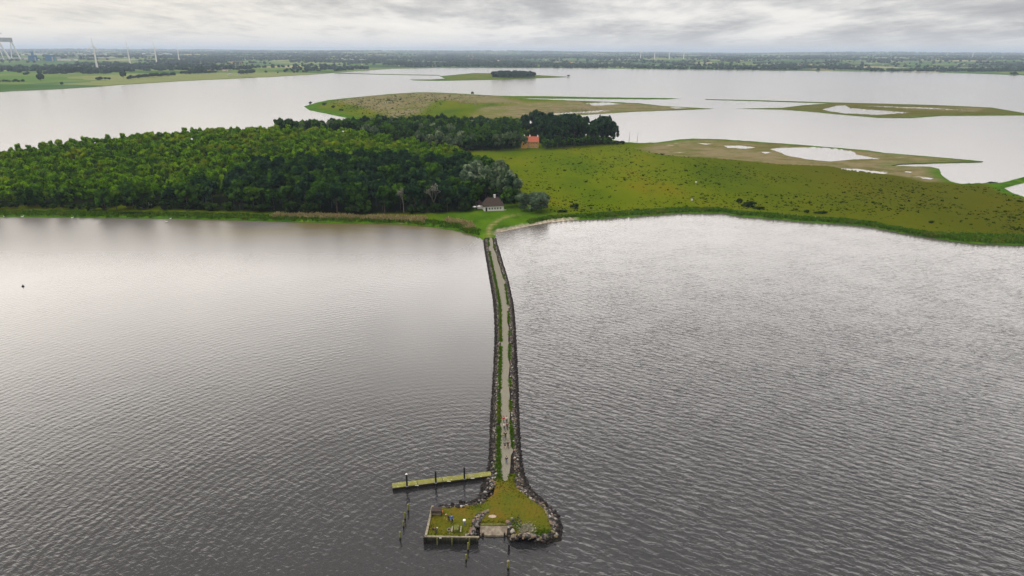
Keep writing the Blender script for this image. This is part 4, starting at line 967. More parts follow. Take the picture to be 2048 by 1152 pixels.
pile('jetty_pile', 929, 963.5, 3.1, .17, 'steel', 'black steel pile nearest the shore end of the jetty', 'steel piles along the jetty', None, collar=True)
t = newmat('algae_pile'); p = pos(t); sp = t.n('ShaderNodeSeparateXYZ', i_0=p); n = t.noise(p, 5, 4, .6)
prin(t, t.mix(t.rng(sp.outputs[2], .25, .55), (.012, .011, .010), t.ramp(n, [(.4, (.10, .11, .02)), (.65, (.24, .24, .07))])), .85, None, .2); M['algae'] = t.m
GRP = 'old mooring piles off the pier head'
for px, py, h, lab in ((816.5, 1023.5, 1.55, 'green mossy mooring pile, farthest of the four left of the quay'), (810.5, 1040, 1.5, 'green mooring pile, second of the four counted from the jetty'), (807, 1055.5, 1.35, 'green mooring pile, third of the four counted from the jetty'), (801, 1079, 1.5, 'green mooring pile, nearest of the four left of the quay'),
                       (936, 1102, 1.6, 'brown mooring pile just below the timber quay'), (932.7, 1122, 1.25, 'lower mooring pile at the bottom below the quay')): pile('mooring_pile', px, py, h, .15, 'algae', lab, GRP, lean=random.uniform(-.06, .06))
pile('mooring_pile', 1018, 1101, 1.2, .17, 'darkwood', 'black mooring pile off the boulders right of the slipway', GRP)
pile('mooring_pile', 1016.5, 1139, 1.6, .19, 'algae', 'thick double mooring pile at the bottom, with a brown head', GRP, 'timber')
def picnic():
    g = P(913, 1062, HZ); e = empty('picnic_table', (g.x, g.y, HZ - .02), rad(90)); tag(e, 'mossy wooden picnic table with two benches on the pier head', 'picnic table')
    m = MB()
    for k in range(4): m.box((0, -.27 + k * .18, .74), (1.3, .16, .045))
    m.build('tabletop', M['mossy'], e)
    for s in (-1, 1):
        m = MB(); m.box((0, s * .72, .44), (1.4, .2, .05)); m.build('bench', M['timber'], e)
        for u in (-.5, .5):
            m = MB(); m.rod((u, s * .20, .72), (u, s * .42, 0), .035); m.build('leg', M['mossy'], e)
    for u in (-.5, .5): m = MB(); m.box((u + .06, 0, .40), (.05, 1.6, .09)); m.build('brace', M['mossy'], e)
picnic()
def firering():
    g = P(898.6, 1061, HZ); b = MB()
    for i in range(12): a = i * math.pi / 6; b.box((math.cos(a) * .33, math.sin(a) * .33, .12), (.2, .09, .26), a + math.pi / 2)
    tag(b.build('fire_ring', M['timber'], loc=(g.x, g.y, HZ)), 'pale round fire ring left of the picnic table', 'fire ring')
firering()
def postbox():
    g = P(928.8, 1050, HZ); e = empty('litter_bin', (g.x, g.y, HZ)); tag(e, 'grey litter bin with a white lid on the pier grass', 'litter bin')
    m = MB(); m.rod((0, 0, 0), (0, 0, .85), .2, .23, 12); m.build('bin', M['greybox'], e); m = MB(); m.rod((0, 0, .86), (0, 0, 1.0), .25, .25, 14); m.ball((0, 0, 1.0), (.25, .25, .08), 2); m.build('lid', M['white'], e)
postbox()
def bench_box():
    g = P(873.5, 1029.5, HZ); e = empty('wooden_shelter', (g.x, g.y, HZ)); tag(e, 'low dark brown slatted timber shelter in the corner of the quay', 'shelter')
    for s in (-1, 1): m = MB(); m.box((s * .80, 0, .55), (.07, 1.2, 1.1)); m.build('side_wall', M['brownwood'], e)
    m = MB(); [m.box((0, .57, .15 + k * .24), (1.52, .05, .2)) for k in range(4)]; m.build('back_wall', M['brownwood'], e)
    m = MB(); [m.box((0, -.55 + k * .22, 1.16 - .02 * k), (1.8, .19, .05), tilt=Matrix.Rotation(rad(-4), 4, 'X')) for k in range(6)]; m.build('roof', M['brownwood'], e)
    m = MB(); [m.box((0, -.1 + k * .2, .46), (1.5, .17, .05)) for k in range(3)]; m.box((0, -.2, .25), (1.5, .05, .38)); m.build('bench', M['timber'], e)
    m = MB(); m.box((.95, .1, .5), (.14, .5, .3)); m.build('life_ring_box', plain('orange_box', (.62, .22, .08)), e)
bench_box()

# ------------------------------------------------------------------ people
SKIN = plain('skin', (.55, .35, .26), (.48, .30, .22), 8, .6)
def cloth(n, c): return plain('cloth_' + n, c, tuple(x * .75 for x in c), 12, .9)
CL = {k: cloth(k, c) for k, c in dict(navy=(.018, .024, .045), jeans=(.11, .15, .22), teal=(.02, .16, .26), black=(.012, .012, .014), olive=(.22, .24, .09), grey=(.24, .25, .26), white=(.78, .75, .70), maroon=(.13, .03, .03), red=(.62, .02, .03), blue=(.03, .16, .50), brown=(.07, .04, .03), peach=(.60, .36, .25)).items()}
def skin_mesh(name, J, E, mat, root=0, sub=1):
    me = bpy.data.meshes.new(name); me.from_pydata([j[0] for j in J], E, []); o = bpy.data.objects.new('tmp', me); COL.objects.link(o)
    md = o.modifiers.new('s', 'SKIN'); md.use_smooth_shade = True
    for i, j in enumerate(J):
        v = me.skin_vertices[0].data[i]; r = j[1]; v.radius = (r, r) if not hasattr(r, '__len__') else r; v.use_root = i == root
    o.modifiers.new('b', 'SUBSURF').levels = sub
    dg = bpy.context.evaluated_depsgraph_get(); m2 = bpy.data.meshes.new_from_object(o.evaluated_get(dg)); m2.name = name
    bpy.data.objects.remove(o); m2.materials.clear(); m2.materials.append(mat)
    for p_ in m2.polygons: p_.use_smooth = True
    return m2
def person(px, py, z, rz, top, legs, label, group, hair=(.05, .03, .02), stride=.22, bend=0.0, shorts=False, arms=0.12, hat=None, h=1.74):
    g = P(px, py, z); e = empty('person', (g.x, g.y, z), rz, h / 1.74); tag(e, label, 'person', group)
    s, b = stride, bend                     # faces -Y
    hip = Vector((0, 0, .92)); ch = hip + Vector((0, -math.sin(b) * .45, math.cos(b) * .45)); nk = ch + Vector((0, -math.sin(b) * .12, math.cos(b) * .12)); hd = nk + Vector((0, -math.sin(b) * .14 - .01, math.cos(b) * .14 + .02))
    J = [(hip, (.13, .10)), (hip.lerp(ch, .5), (.12, .09)), (ch, (.16, .10)), (nk, .055), (hd - Vector((0, 0, .04)), (.075, .085)), (hd + Vector((0, 0, .07)), (.075, .09))]; E = [(0, 1), (1, 2), (2, 3), (3, 4), (4, 5)]
    legsJ, armsJ = [], []
    for sd in (-1, 1):
        f = -s * sd
        kn = Vector((sd * .10, f * .45 - .03, .49)); an = Vector((sd * .10, f + (.10 if f > 0 else 0), .09)); toe = an + Vector((0, -.17, -.05))
        i = len(J); J += [(Vector((sd * .09, 0, .86)), .085), (kn, .058), (an, .042), (toe, .036)]; E += [(0, i), (i, i + 1), (i + 1, i + 2), (i + 2, i + 3)]; legsJ.append((J[i][0], kn, an, toe))
        sh = ch + Vector((sd * .19, 0, .03)); el = sh + Vector((sd * .05, s * sd * .4 - b * .1 + .03, -.28)); wr = el + Vector((0, s * sd * .4 - .08 - arms, -.24 + arms * .5)); hn = wr + (wr - el).normalized() * .08
        i = len(J); J += [(sh, .055), (el, .040), (wr, .027), (hn, (.036, .018))]; E += [(2, i), (i, i + 1), (i + 1, i + 2), (i + 2, i + 3)]; armsJ.append((sh, el, wr)); k = i + 3
        dr = (wr - el).normalized()
        for q, (off, ln) in enumerate(((-.027, .070), (-.009, .078), (.009, .074), (.027, .058))):
            a = len(J); m1 = hn + dr * .035 + Vector((0, off, 0)); J += [(m1, .0095), (m1 + dr * ln * .5 + Vector((-sd * .008, 0, 0)), .0085), (m1 + dr * ln + Vector((-sd * .022, 0, 0)), .007)]; E += [(k, a), (a, a + 1), (a + 1, a + 2)]
        a = len(J); m1 = hn - dr * .02 + Vector((-sd * .02, -.03, 0)); J += [(m1, .011), (m1 + dr * .035 + Vector((-sd * .01, -.012, 0)), .009)]; E += [(i + 2, a), (a, a + 1)]
    linkobj('body', skin_mesh('body', J, E, SKIN), e)
    TJ = [(hip - Vector((0, 0, .03)), (.165, .125)), (hip.lerp(ch, .5), (.15, .115)), (ch, (.185, .13)), (nk - Vector((0, 0, .03)), (.085, .075))]; TE = [(0, 1), (1, 2), (2, 3)]
    for sh, el, wr in armsJ: i = len(TJ); TJ += [(sh, .078), (el, .056), (wr, .043)]; TE += [(2, i), (i, i + 1), (i + 1, i + 2)]
    linkobj('jacket', skin_mesh('jacket', TJ, TE, CL[top]), e)
    LJ = [(hip - Vector((0, 0, .02)), (.155, .115))]; LE = []
    for hp, kn, an, toe in legsJ:
        i = len(LJ)
        if shorts: LJ += [(hp, .105), (kn + Vector((0, 0, .06)), .085)]; LE += [(0, i), (i, i + 1)]
        else: LJ += [(hp, .10), (kn, .075), (an + Vector((0, 0, .03)), .06)]; LE += [(0, i), (i, i + 1), (i + 1, i + 2)]
    linkobj('trousers', skin_mesh('trousers', LJ, LE, CL[legs]), e)
    for hp, kn, an, toe in legsJ:
        m = MB(); c = (an + toe) / 2; m.ball((c.x, c.y - .01, .055), (.052, .14, .055), 2); m.build('shoe', CL['black'], e, smooth=True)
    m = MB(); m.ball((hd.x, hd.y + .018, hd.z + .055), (.092, .108, .10), 2); m.build('hair', plain('hair', hair, None, 30), e, smooth=True)
    m = MB(); m.ball((hd.x, hd.y - .100, hd.z + .01), (.014, .018, .022), 1)
    for sd in (-1, 1): m.ball((hd.x + sd * .083, hd.y, hd.z + .01), (.012, .02, .03), 1)
    m.build('face_features', SKIN, e, smooth=True)
    m = MB(); [m.ball((hd.x + sd * .03, hd.y - .088, hd.z + .035), (.009, .006, .006), 1) for sd in (-1, 1)]; m.build('eyes', CL['black'], e)
    if hat: m = MB(); m.ball((hd.x, hd.y + .0, hd.z + .08), (.105, .115, .085), 2); m.box((hd.x, hd.y - .12, hd.z + .08), (.14, .12, .012)); m.build('cap', CL[hat], e)
    return e
WG = 'walkers on the causeway path'; PZ = TOPZ + .03
person(1013, 928, PZ, math.pi, 'navy', 'jeans', 'lone walker in navy jacket and blue jeans, last behind the group', WG, stride=.12)
person(1009.7, 897, PZ, math.pi, 'teal', 'black', 'walker in teal blue jacket and dark shorts', WG, shorts=True, stride=.24)
person(1016, 896.5, PZ, math.pi + .1, 'black', 'brown', 'walker in black and brown beside the teal jacket', WG)
person(1007, 881, PZ, math.pi, 'olive', 'grey', 'walker in yellow green top and grey trousers', WG)
person(1011, 878.5, PZ, math.pi, 'black', 'black', 'walker all in black beside the yellow green top', WG, h=1.85)
person(1009, 860, PZ, math.pi, 'white', 'navy', 'walker in white shirt and dark trousers', WG)
person(1014.5, 859.5, PZ, math.pi, 'maroon', 'navy', 'walker in dark red top beside the white shirt', WG)
person(1007.5, 847, PZ, math.pi, 'red', 'grey', 'walker in bright red jacket at the front of the group', WG, h=1.8)
person(1013.3, 846.5, PZ, math.pi, 'white', 'black', 'walker with white top and dark trousers beside the red jacket', WG)
person(904, 1047, HZ + .02, .4, 'blue', 'black', 'person in bright blue jacket standing on the pier grass', None, stride=.08, h=1.75)
person(898, 1042, HZ + .02, -1.0, 'brown', 'black', 'person with reddish cap bending forward beside the blue jacket', None, stride=.10, bend=.75, hat='peach')

# ------------------------------------------------------------------ cottage and manor
M['thatch'] = plain('thatch', (.080, .056, .048), (.032, .023, .020), 1.2, .95, stretch=(3, 3, .5)); M['tile'] = plain('red_tile', (.42, .12, .065), (.28, .075, .045), 2, .8)
M['ochre'] = plain('ochre_render', (.56, .33, .10), (.42, .22, .06), 1.5, .8)
def roof_hip(m, L_, Wd, ov, z0, h, hip):
    x, y = L_ / 2 + ov, Wd / 2 + ov; a = [(-x, -y, z0), (x, -y, z0), (x, y, z0), (-x, y, z0)]; rg = [(-L_ / 2 + hip, 0, z0 + h), (L_ / 2 - hip, 0, z0 + h)]
    m.face([a[0], a[1], rg[1], rg[0]]); m.face([a[2], a[3], rg[0], rg[1]]); m.face([a[1], a[2], rg[1]]); m.face([a[3], a[0], rg[0]]); m.face([a[3], a[2], a[1], a[0]])
def cottage():
    g = gz(985.5, 427); e = empty('cottage', g + Vector((0, 2.5, -.1)), rad(14)); tag(e, 'white cottage with dark thatched roof at the head of the causeway', 'cottage')
    m = MB(); m.box((0, 0, 1.2), (9.8, 5.6, 2.5)); m.build('wall', M['white'], e)
    m = MB(); roof_hip(m, 9.8, 5.6, .45, 2.42, 3.9, 1.9); rf = m.build('roof', M['thatch'], e)
    m = MB(); m.box((0, 0, 6.32), (6.0, .35, .22)); m.build('ridge', M['thatch'], rf)
    m = MB(); m.box((.9, .1, 6.6), (.85, .75, 1.7)); m.box((.9, .1, 7.5), (1.0, .9, .14)); m.build('chimney', M['white'], rf)
    for i, x in enumerate((-2.3, -.9, .45, 1.8, 3.2)):
        m = MB(); m.box((x, -2.82, 1.35), (.86, .06, .98)); f = m.build('window', M['white'], e); m = MB()
        for k in (-.2, .2): m.box((x + k, -2.86, 1.35), (.33, .03, .84))
        m.build('pane', M['dark_glass'], f)
    m = MB(); m.box((-3.85, -2.83, 1.05), (.85, .07, 1.95)); d = m.build('door', M['darkwood'], e); m = MB(); m.ball((-3.55, -2.9, 1.05), .05, 1); m.build('handle', M['greybox'], d)
    m = MB(); m.box((-4.93, .3, 1.3), (.05, .9, .95)); m.build('window', M['dark_glass'], e)
    m = MB(); m.box((5.6, -1.9, .15), (1.4, .12, .32)); m.build('low_wall', M['white'], e)
    m = MB(); m.box((-5.6, 4.3, 1.1), (3.2, 4.2, 2.3)); wg = m.build('side_wing', M['white'], e); m = MB(); m.face([(-7.4, 2.0, 2.2), (-3.8, 2.0, 2.2), (-5.6, 2.6, 4.4)]); m.face([(-3.8, 2, 2.2), (-3.8, 6.6, 2.2), (-5.6, 6.2, 4.4), (-5.6, 2.6, 4.4)]); m.face([(-7.4, 6.6, 2.2), (-7.4, 2, 2.2), (-5.6, 2.6, 4.4), (-5.6, 6.2, 4.4)]); m.face([(-3.8, 6.6, 2.2), (-7.4, 6.6, 2.2), (-5.6, 6.2, 4.4)]); m.build('wing_roof', M['thatch'], wg)
cottage()
def parasol(px, py, lab):
    g = gz(px, py); e = empty('parasol', g); tag(e, lab, 'parasol', 'white parasols beside the cottage'); m = MB(); m.rod((0, 0, 0), (0, 0, 2.3), .03); m.build('pole', M['timber'], e); m = MB(); m.rod((0, 0, 1.9), (0, 0, 2.4), 1.1, .05, 8); m.build('canopy', M['white'], e)
parasol(949.5, 427, 'white parasol in the garden, farther from the cottage'); parasol(958, 426, 'white parasol in the garden, next to the cottage wall')
def manor():
    g = gz(1060, 305); e = empty('manor_house', g + Vector((0, 4, 0)), rad(-4)); tag(e, 'orange house with red tiled roof between the dark trees', 'house')
    m = MB(); m.box((1, 0, 2.3), (11.5, 7, 4.8)); m.build('wall', M['ochre'], e)
    m = MB(); x, y = 7.1, 3.9
    m.face([(-5.2, -y, 4.6), (x, -y, 4.6), (x, 0, 8.6), (-5.2, 0, 8.6)]); m.face([(x, y, 4.6), (-5.2, y, 4.6), (-5.2, 0, 8.6), (x, 0, 8.6)]); m.face([(x, -y, 4.6), (x, y, 4.6), (x, 0, 8.6)]); m.face([(-5.2, y, 4.6), (-5.2, -y, 4.6), (-5.2, 0, 8.6)]); rf = m.build('roof', M['tile'], e)
    for x_ in (-4.5, -.2, 6): m = MB(); m.box((x_, 0, 9.0), (.8, .8, 1.5)); m.build('chimney', M['white'], rf)
    m = MB(); m.box((-4.6, -4.6, 2.3), (4.4, 4, 4.6)); wg = m.build('gable_wing', M['ochre'], e)
    m = MB(); m.face([(-7.0, -6.9, 4.4), (-4.6, -6.9, 7.6), (-4.6, 0, 7.6), (-7, 0, 4.4)]); m.face([(-2.2, -6.9, 4.4), (-2.2, 0, 4.4), (-4.6, 0, 7.6), (-4.6, -6.9, 7.6)]); m.build('wing_roof', M['tile'], wg)
    m = MB(); m.face([(-6.8, -6.62, 4.5), (-2.4, -6.62, 4.5), (-4.6, -6.62, 7.4)]); m.build('gable', M['ochre'], wg)
    for z_ in (1.5, 3.6):
        for x_ in (-.9, 1.1, 3.1, 5.1): m = MB(); m.box((x_, -3.53, z_), (.9, .06, 1.2)); f = m.build('window', M['white'], e); m = MB(); m.box((x_, -3.57, z_), (.66, .03, .95)); m.build('pane', M['dark_glass'], f)
    m = MB(); m.box((-4.6, -6.63, 3.3), (1.0, .06, 1.3)); m.build('window', M['dark_glass'], wg)
manor()
def marker(px, py, lab, hgt=2.2):
    g = gz(px, py); e = empty('marker_post', g); tag(e, lab, 'marker', 'white markers on the meadow'); m = MB(); m.rod((0, 0, 0), (0, 0, hgt), .08); m.build('post', M['greybox'], e); m = MB(); m.box((0, 0, hgt), (.95, .08, .95), bevel=.02); m.build('board', M['white'], e)
marker(1391, 377, 'white marker board on the open meadow, farther from the shore'); marker(1383, 409.5, 'white marker board near the shore grass', 1.6)
def swan(px, py, lab, rz):
    g = P(px, py, .0)
    if sdist(ISLW, [[g.x, g.y]])[0] > 0: g.z = float(isle_z([[g.x, g.y]])[0])
    J = [(Vector((0, 0, .22)), (.24, .2)), (Vector((0, .35, .25)), (.15, .12)), (Vector((0, .58, .32)), .05), (Vector((0, -.32, .28)), .13), (Vector((0, -.48, .5)), .055), (Vector((0, -.42, .78)), .045), (Vector((0, -.5, .92)), .055), (Vector((0, -.64, .9)), .03)]
    e = empty('swan', g, rz, 1.15); tag(e, lab, 'swan', 'white swans at the island shore'); linkobj('body', skin_mesh('body', J, [(0, 1), (1, 2), (0, 3), (3, 4), (4, 5), (5, 6), (6, 7)], M['white']), e)
    m = MB(); m.rod((0, -.64, .9), (0, -.78, .87), .028, .01, 6); m.build('bill', CL['peach'], e)
for a_ in ((8, 434.5, 'white swan on the shore, closest to the frame edge', .5), (45, 434.5, 'white swan on the shore below the shrubs', 2.0), (341.5, 438.5, 'white swan at the grass edge below the wood', 1), (333, 444.5, 'white swan swimming off the wood', -1), (145, 437, 'white swan by itself at the water edge', 1.6)): swan(*a_)
def buoy():
    g = P(46, 573); e = empty('buoy', g); tag(e, 'small black buoy floating on the calm left water', 'buoy'); m = MB(); m.ball((0, 0, .12), (.42, .42, .34), 2); m.build('float', CL['black'], e, smooth=True); m = MB(); m.rod((0, 0, .4), (0, 0, .8), .05); m.build('stem', CL['black'], e)
buoy()

# ------------------------------------------------------------------ mainland things
M['turb'] = plain('turbine_white', (.78, .77, .75), (.70, .69, .68), .05, .5); M['bluehall'] = plain('blue_cladding', (.005, .15, .33), (.004, .11, .26), .05, .6); M['palegrey'] = plain('pale_grey', (.42, .42, .41), (.34, .34, .34), .05, .7)
M['roofgrey'] = plain('grey_roof', (.24, .23, .23), (.18, .17, .17), .1, .8)
def turbine(px, py, hub, bl, lab, ang, group='wind turbines on the far shore'):
    g = main_at(px, py); e = empty('wind_turbine', g); tag(e, lab, 'wind turbine', group)
    m = MB(); m.rod((0, 0, -2), (0, 0, hub), 3.9, 2.0, 14); m.build('tower', M['turb'], e, smooth=False)
    m = MB(); m.box((0, 1, hub + 1), (3.2, 9, 3.4), rad(6), bevel=.5); m.build('nacelle', M['turb'], e)
    m = MB(); m.ball((0, -4.5, hub + 1), (1.6, 1.8, 1.6), 2); m.build('hub', M['turb'], e)
    for k in range(3):
        a = ang + k * 2 * math.pi / 3; d = Vector((math.sin(a), 0, math.cos(a))); n = Vector((math.cos(a), 0, -math.sin(a))); c = Vector((0, -5, hub + 1)); m = MB()
        st = [(.0, .9, .8), (.1, 1.9, .8), (.25, 2.9, .6), (.6, 2.0, .4), (1.0, .6, .2)]; prev = None
        for u, w_, th in st:
            p_ = c + d * (1.2 + bl * u); ring = [m.bm.verts.new(p_ + n * x_ + Vector((0, y_, 0))) for x_, y_ in ((-w_ * .4, 0), (0, -th), (w_ * .7, 0), (0, th))]
            if prev: [m.bm.faces.new((prev[i], prev[(i + 1) % 4], ring[(i + 1) % 4], ring[i])) for i in range(4)]
            prev = ring
        m.build('blade', M['turb'], e)
TB = 'wind turbines on the far left shore'
turbine(195, 138.5, 82, 32, 'white wind turbine nearest the crane, standing closest to the water', 0, TB); turbine(260, 127.5, 84, 32, 'white wind turbine, second from the crane', .02, TB)
turbine(314, 129, 84, 32, 'white wind turbine, third from the crane', -.03, TB); turbine(358.5, 122.5, 72, 28, 'white wind turbine farthest from the crane', .01, TB)
for i, px in enumerate((1281, 1309, 1338, 1367)): turbine(px, 118.5, 75, 26, 'small distant wind turbine on the far shore, ' + ('first', 'second', 'third', 'last')[i] + ' of the four in the row', i * .5, 'distant wind turbines beyond the bay')
for px, i in ((1893, 0), (1945, 1)): turbine(px, 114, 70, 26, 'faint wind turbine far right on the horizon, ' + ('nearer the middle', 'nearer the frame edge')[i], .3 + i, 'distant wind turbines beyond the bay')
def crane():
    g0 = main_at(14, 119.5); k = (g0.y * math.cos(PITCH) + (HCAM - g0.z) * math.sin(PITCH)) / FPX      # metres per photo pixel there
    e = empty('gantry_crane', g0); tag(e, 'huge white shipyard gantry crane on the far shore at the left edge', 'crane'); ax = Vector((g0.y, -g0.x, 0)).normalized(); bx_ = Vector((ax.y, -ax.x, 0)) * -1
    X = lambda px: ax * ((px - 14) * k)
    def leg(p0, p1, d0, d1, r):
        m = MB(); m.rod(X(p0) + bx_ * d0 + Vector((0, 0, -3)), X(p1) + bx_ * d1 + Vector((0, 0, 34 * k)), r, r * .85, 6); m.build('leg', M['turb'], e)
    leg(1, 5, -12, -4, 4.2); leg(20, 7, -12, -4, 5.5); leg(22, 26, 10, 4, 3.8); leg(37, 28, 12, 4, 4.6); leg(9, 4, 30, 6, 3)
    m = MB(); c = X(14) + Vector((0, 0, 34 * k)); an = math.atan2(ax.y, ax.x); m.box(c + Vector((0, 0, 3.5 * k)), (32 * k, 9, 8 * k), an); m.build('girder', M['palegrey'], e)
    m = MB(); m.box(X(5) + Vector((0, 0, 42 * k)), (8 * k, 12, 4 * k), an); m.rod(X(3.5) + Vector((0, 0, 44 * k)), X(3.5) + Vector((0, 0, 50 * k)), 1.6); m.rod(X(0) + Vector((0, 0, 49 * k)), X(15) + Vector((0, 0, 49.6 * k)), 1.1); m.build('trolley_crane', M['roofgrey'], e)
    m = MB(); m.box(X(-20) + Vector((0, 0, 34 * k)), (36 * k, 9, 8 * k), an); m.build('girder', M['palegrey'], e)
crane()
def shed(px, py, wpx, hpx, mat, label, group=None, name='industrial_hall', depth=.6, roof=None, cat='building', gable=False, doors=True):
    g = main_at(px, py); k = (g.y * math.cos(PITCH) + (HCAM - g.z) * math.sin(PITCH)) / FPX; w_, h_ = wpx * k, hpx * k; e = empty(name, g, -math.atan2(g.x, g.y) + random.uniform(-.15, .15)); tag(e, label, cat, group); d_ = w_ * depth
    m = MB(); m.box((0, d_ / 2, h_ / 2 - 1), (w_, d_, h_ + 2)); m.build('wall', M[mat], e)
    m = MB()
    if gable:
        x, z0, z1 = w_ / 2 + .6, h_ - .2, h_ * 1.55; m.face([(-x, -.6, z0), (x, -.6, z0), (x, d_ / 2, z1), (-x, d_ / 2, z1)]); m.face([(x, d_ + .6, z0), (-x, d_ + .6, z0), (-x, d_ / 2, z1), (x, d_ / 2, z1)]); m.face([(x, -.6, z0), (x, d_ + .6, z0), (x, d_ / 2, z1)]); m.face([(-x, d_ + .6, z0), (-x, -.6, z0), (-x, d_ / 2, z1)])
    else: m.box((0, d_ / 2, h_ + .3), (w_ + 1, d_ + 1, .6))
    m.build('roof', M[roof or mat], e)
    if doors and wpx > 6: m = MB(); m.box((w_ * .25, -.15, h_ * .35), (w_ * .15, .3, h_ * .7)); m.build('door', M['palegrey'], e)
    return e
shed(67, 122, 15, 10, 'bluehall', 'blue industrial hall nearer the gantry crane', 'blue shipyard halls', roof='bluehall'); shed(101, 122, 16, 11, 'bluehall', 'blue industrial hall farther from the gantry crane', 'blue shipyard halls', roof='bluehall')
shed(66, 116, 4.5, 12, 'bluehall', 'tall narrow blue tower behind the blue halls', None, 'industrial_tower'); shed(52, 119, 6, 3, 'white', 'small white shed between crane and blue halls', None); shed(77, 121, 5, 2.5, 'white', 'small white shed between the two blue halls', None)
shed(20, 118.5, 55, 3, 'palegrey', 'long pale grey shipyard hall under the crane', None, depth=.15); shed(135, 121.5, 34, 3.4, 'white', 'long low white hall right of the blue halls', None, depth=.3)
shed(118, 120, 7, 6, 'palegrey', 'pale grey block beside the second blue hall'); shed(72, 103.5, 6, 4, 'palegrey', 'distant pale tower block above the shipyard')
HG = 'white sheds along the far left shore'
rr = random.Random(3)
for i in range(34):
    px = rr.choice([rr.uniform(36, 95), rr.uniform(105, 215), rr.uniform(285, 365)]); py = rr.uniform(107.6, 110.0) - (0 if px < 230 else 1.5) + px * .004
    shed(px, py, rr.uniform(4, 14), rr.uniform(1.3, 2.2), rr.choice(['white', 'white', 'palegrey']), 'white low shed in the row behind the ' + ('crane and blue halls' if px < 100 else 'first turbine' if px < 250 else 'last turbines'), HG, depth=.4, roof=rr.choice(['white', 'roofgrey']), doors=False)
for i in range(16): shed(490 + i * 3.4 + rr.uniform(-1, 1), 107.3 + rr.uniform(-.5, .5), rr.uniform(1.5, 2.6), 1.6, 'white', 'white house in the row on the distant slope', 'row of white houses on the distant slope', 'house', gable=True, roof='roofgrey', cat='house', doors=False)
for px, py, w_, mt, rf, lab in ((450, 142.5, 10, 'white', 'tile', 'white farmhouse with red roof on the far left shore'), (434, 142, 7, 'white', 'roofgrey', 'white barn left of the farmhouse'), (442, 139.5, 7, 'palegrey', 'roofgrey', 'grey barn behind the farmhouse'), (460, 150, 8, 'white', 'roofgrey', 'low white barn by the shore below the farmhouse'), (478, 149.5, 4, 'white', 'roofgrey', 'small white shed by the shore next to the barn'),
                              (467, 129, 9, 'ochre', 'tile', 'reddish farm roof in the trees above the farmhouse'), (480, 129, 6, 'palegrey', 'tile', 'small farm building behind the trees'), (518, 119, 5, 'white', 'roofgrey', 'lone white house in the far woods')):
    shed(px, py, w_, 2.2, mt, lab, None, 'farm_building', roof=rf, gable=True, cat='farm building')
for i in range(90):
    px = rr.uniform(560, 2040); base = 104 + (px - 1024) * .0047; py = base + rr.choice([rr.uniform(12, 28), rr.uniform(20, 33)])
    sh_y = np.interp(px, [s[0] for s in SHORE], [s[1] for s in SHORE]); py = min(py, sh_y - 3)
    zone = 'left part' if px < 1000 else ('middle part' if px < 1500 else 'right part')
    mt = rr.choice(['white', 'white', 'palegrey', 'ochre']); rf = rr.choice(['tile', 'roofgrey', 'roofgrey'])
    shed(px, py, rr.uniform(1.6, 4.5), rr.uniform(.8, 1.3), mt, f"{dict(white='white', palegrey='grey', ochre='yellow')[mt]} house with {'red' if rf == 'tile' else 'grey'} roof among trees, {zone} of the far shore", f'houses of the {zone} of the far shore', 'house', gable=True, roof=rf, cat='house', doors=False)
# far trees: hedges and single trees nearer the left shore are things
LIBF = []
for v in range(4):
    c = build_crown('crown', M['far'], 900 + v, 6.0, 6.2, 5.6, 240, 1.15, 9, .48)
    LIBF.append((mesh_mixed('crown', c['V'], c['Q'], c['T'], np.concatenate([c['tq'], c['tt']]), [M['far']]), trunk_mesh('trunk', 60 + v, 11, .35, 7, 5, M['bark'], 4)))
SG = 'trees and hedges on the far left shore'
def ftree(px, py, s, lab, sx=1.0):
    g = main_at(px, py); e = empty('field_tree', g, random.uniform(0, 6), (s * sx, s, s)); e.rotation_euler = (0, 0, -math.atan2(g.x, g.y)); tag(e, lab, 'tree', SG); c, t_ = LIBF[rr.randrange(4)]; linkobj('crown', c, e); linkobj('trunk', t_, e)
for a_ in ((82, 163, 1.5, 'big round lone tree in the left fields near the shore'), (38, 138, .8, 'lone tree in the upper left field, nearer the crane'), (74, 137, .9, 'lone tree in the upper left field, right of its twin'), (247, 157, 1.5, 'broad tree near the shore below the second turbine'), (124, 171, .6, 'small bush on the shore meadow'),
           (532, 147, .8, 'lone tree on the green shore field, first from the farm'), (556, 147.5, .5, 'little bush on the green shore field'), (571, 146, 1.0, 'tree on the green shore field, third from the farm'), (588, 147, .8, 'tree on the green shore field, fourth from the farm'), (595, 146, .8, 'tree on the green shore field, fifth from the farm'), (607, 146, .8, 'tree on the green shore field, sixth from the farm'), (614, 146, .9, 'tree on the green shore field, last before the wood')): ftree(*a_)
def hedge(x0, x1, y0, y1, n, s, lab):
    for i in range(n):
        u = (i + rr.uniform(-.3, .3)) / max(1, n - 1); ftree(x0 + (x1 - x0) * u, y0 + (y1 - y0) * u + rr.uniform(-.5, .5), s * rr.uniform(.7, 1.2), lab, 1.3)
hedge(135, 165, 146, 145, 9, 1.35, 'tree of the dark clump left of the first turbine base'); hedge(168, 222, 149, 148, 12, .6, 'tree of the low hedge right of the first turbine'); hedge(225, 258, 144.5, 144, 8, .85, 'tree of the short hedge below the second turbine')
hedge(18, 70, 143.5, 143.5, 12, .6, 'tree of the hedge below the shipyard'); hedge(90, 130, 145.5, 145, 8, .5, 'tree of the hedge left of the clump'); hedge(0, 46, 165, 165, 8, .5, 'tree of the low hedge at the far left'); hedge(195, 220, 162, 160, 4, .7, 'tree by the shore left of the broad tree'); hedge(258, 280, 159.5, 158, 5, .8, 'tree by the shore right of the broad tree')
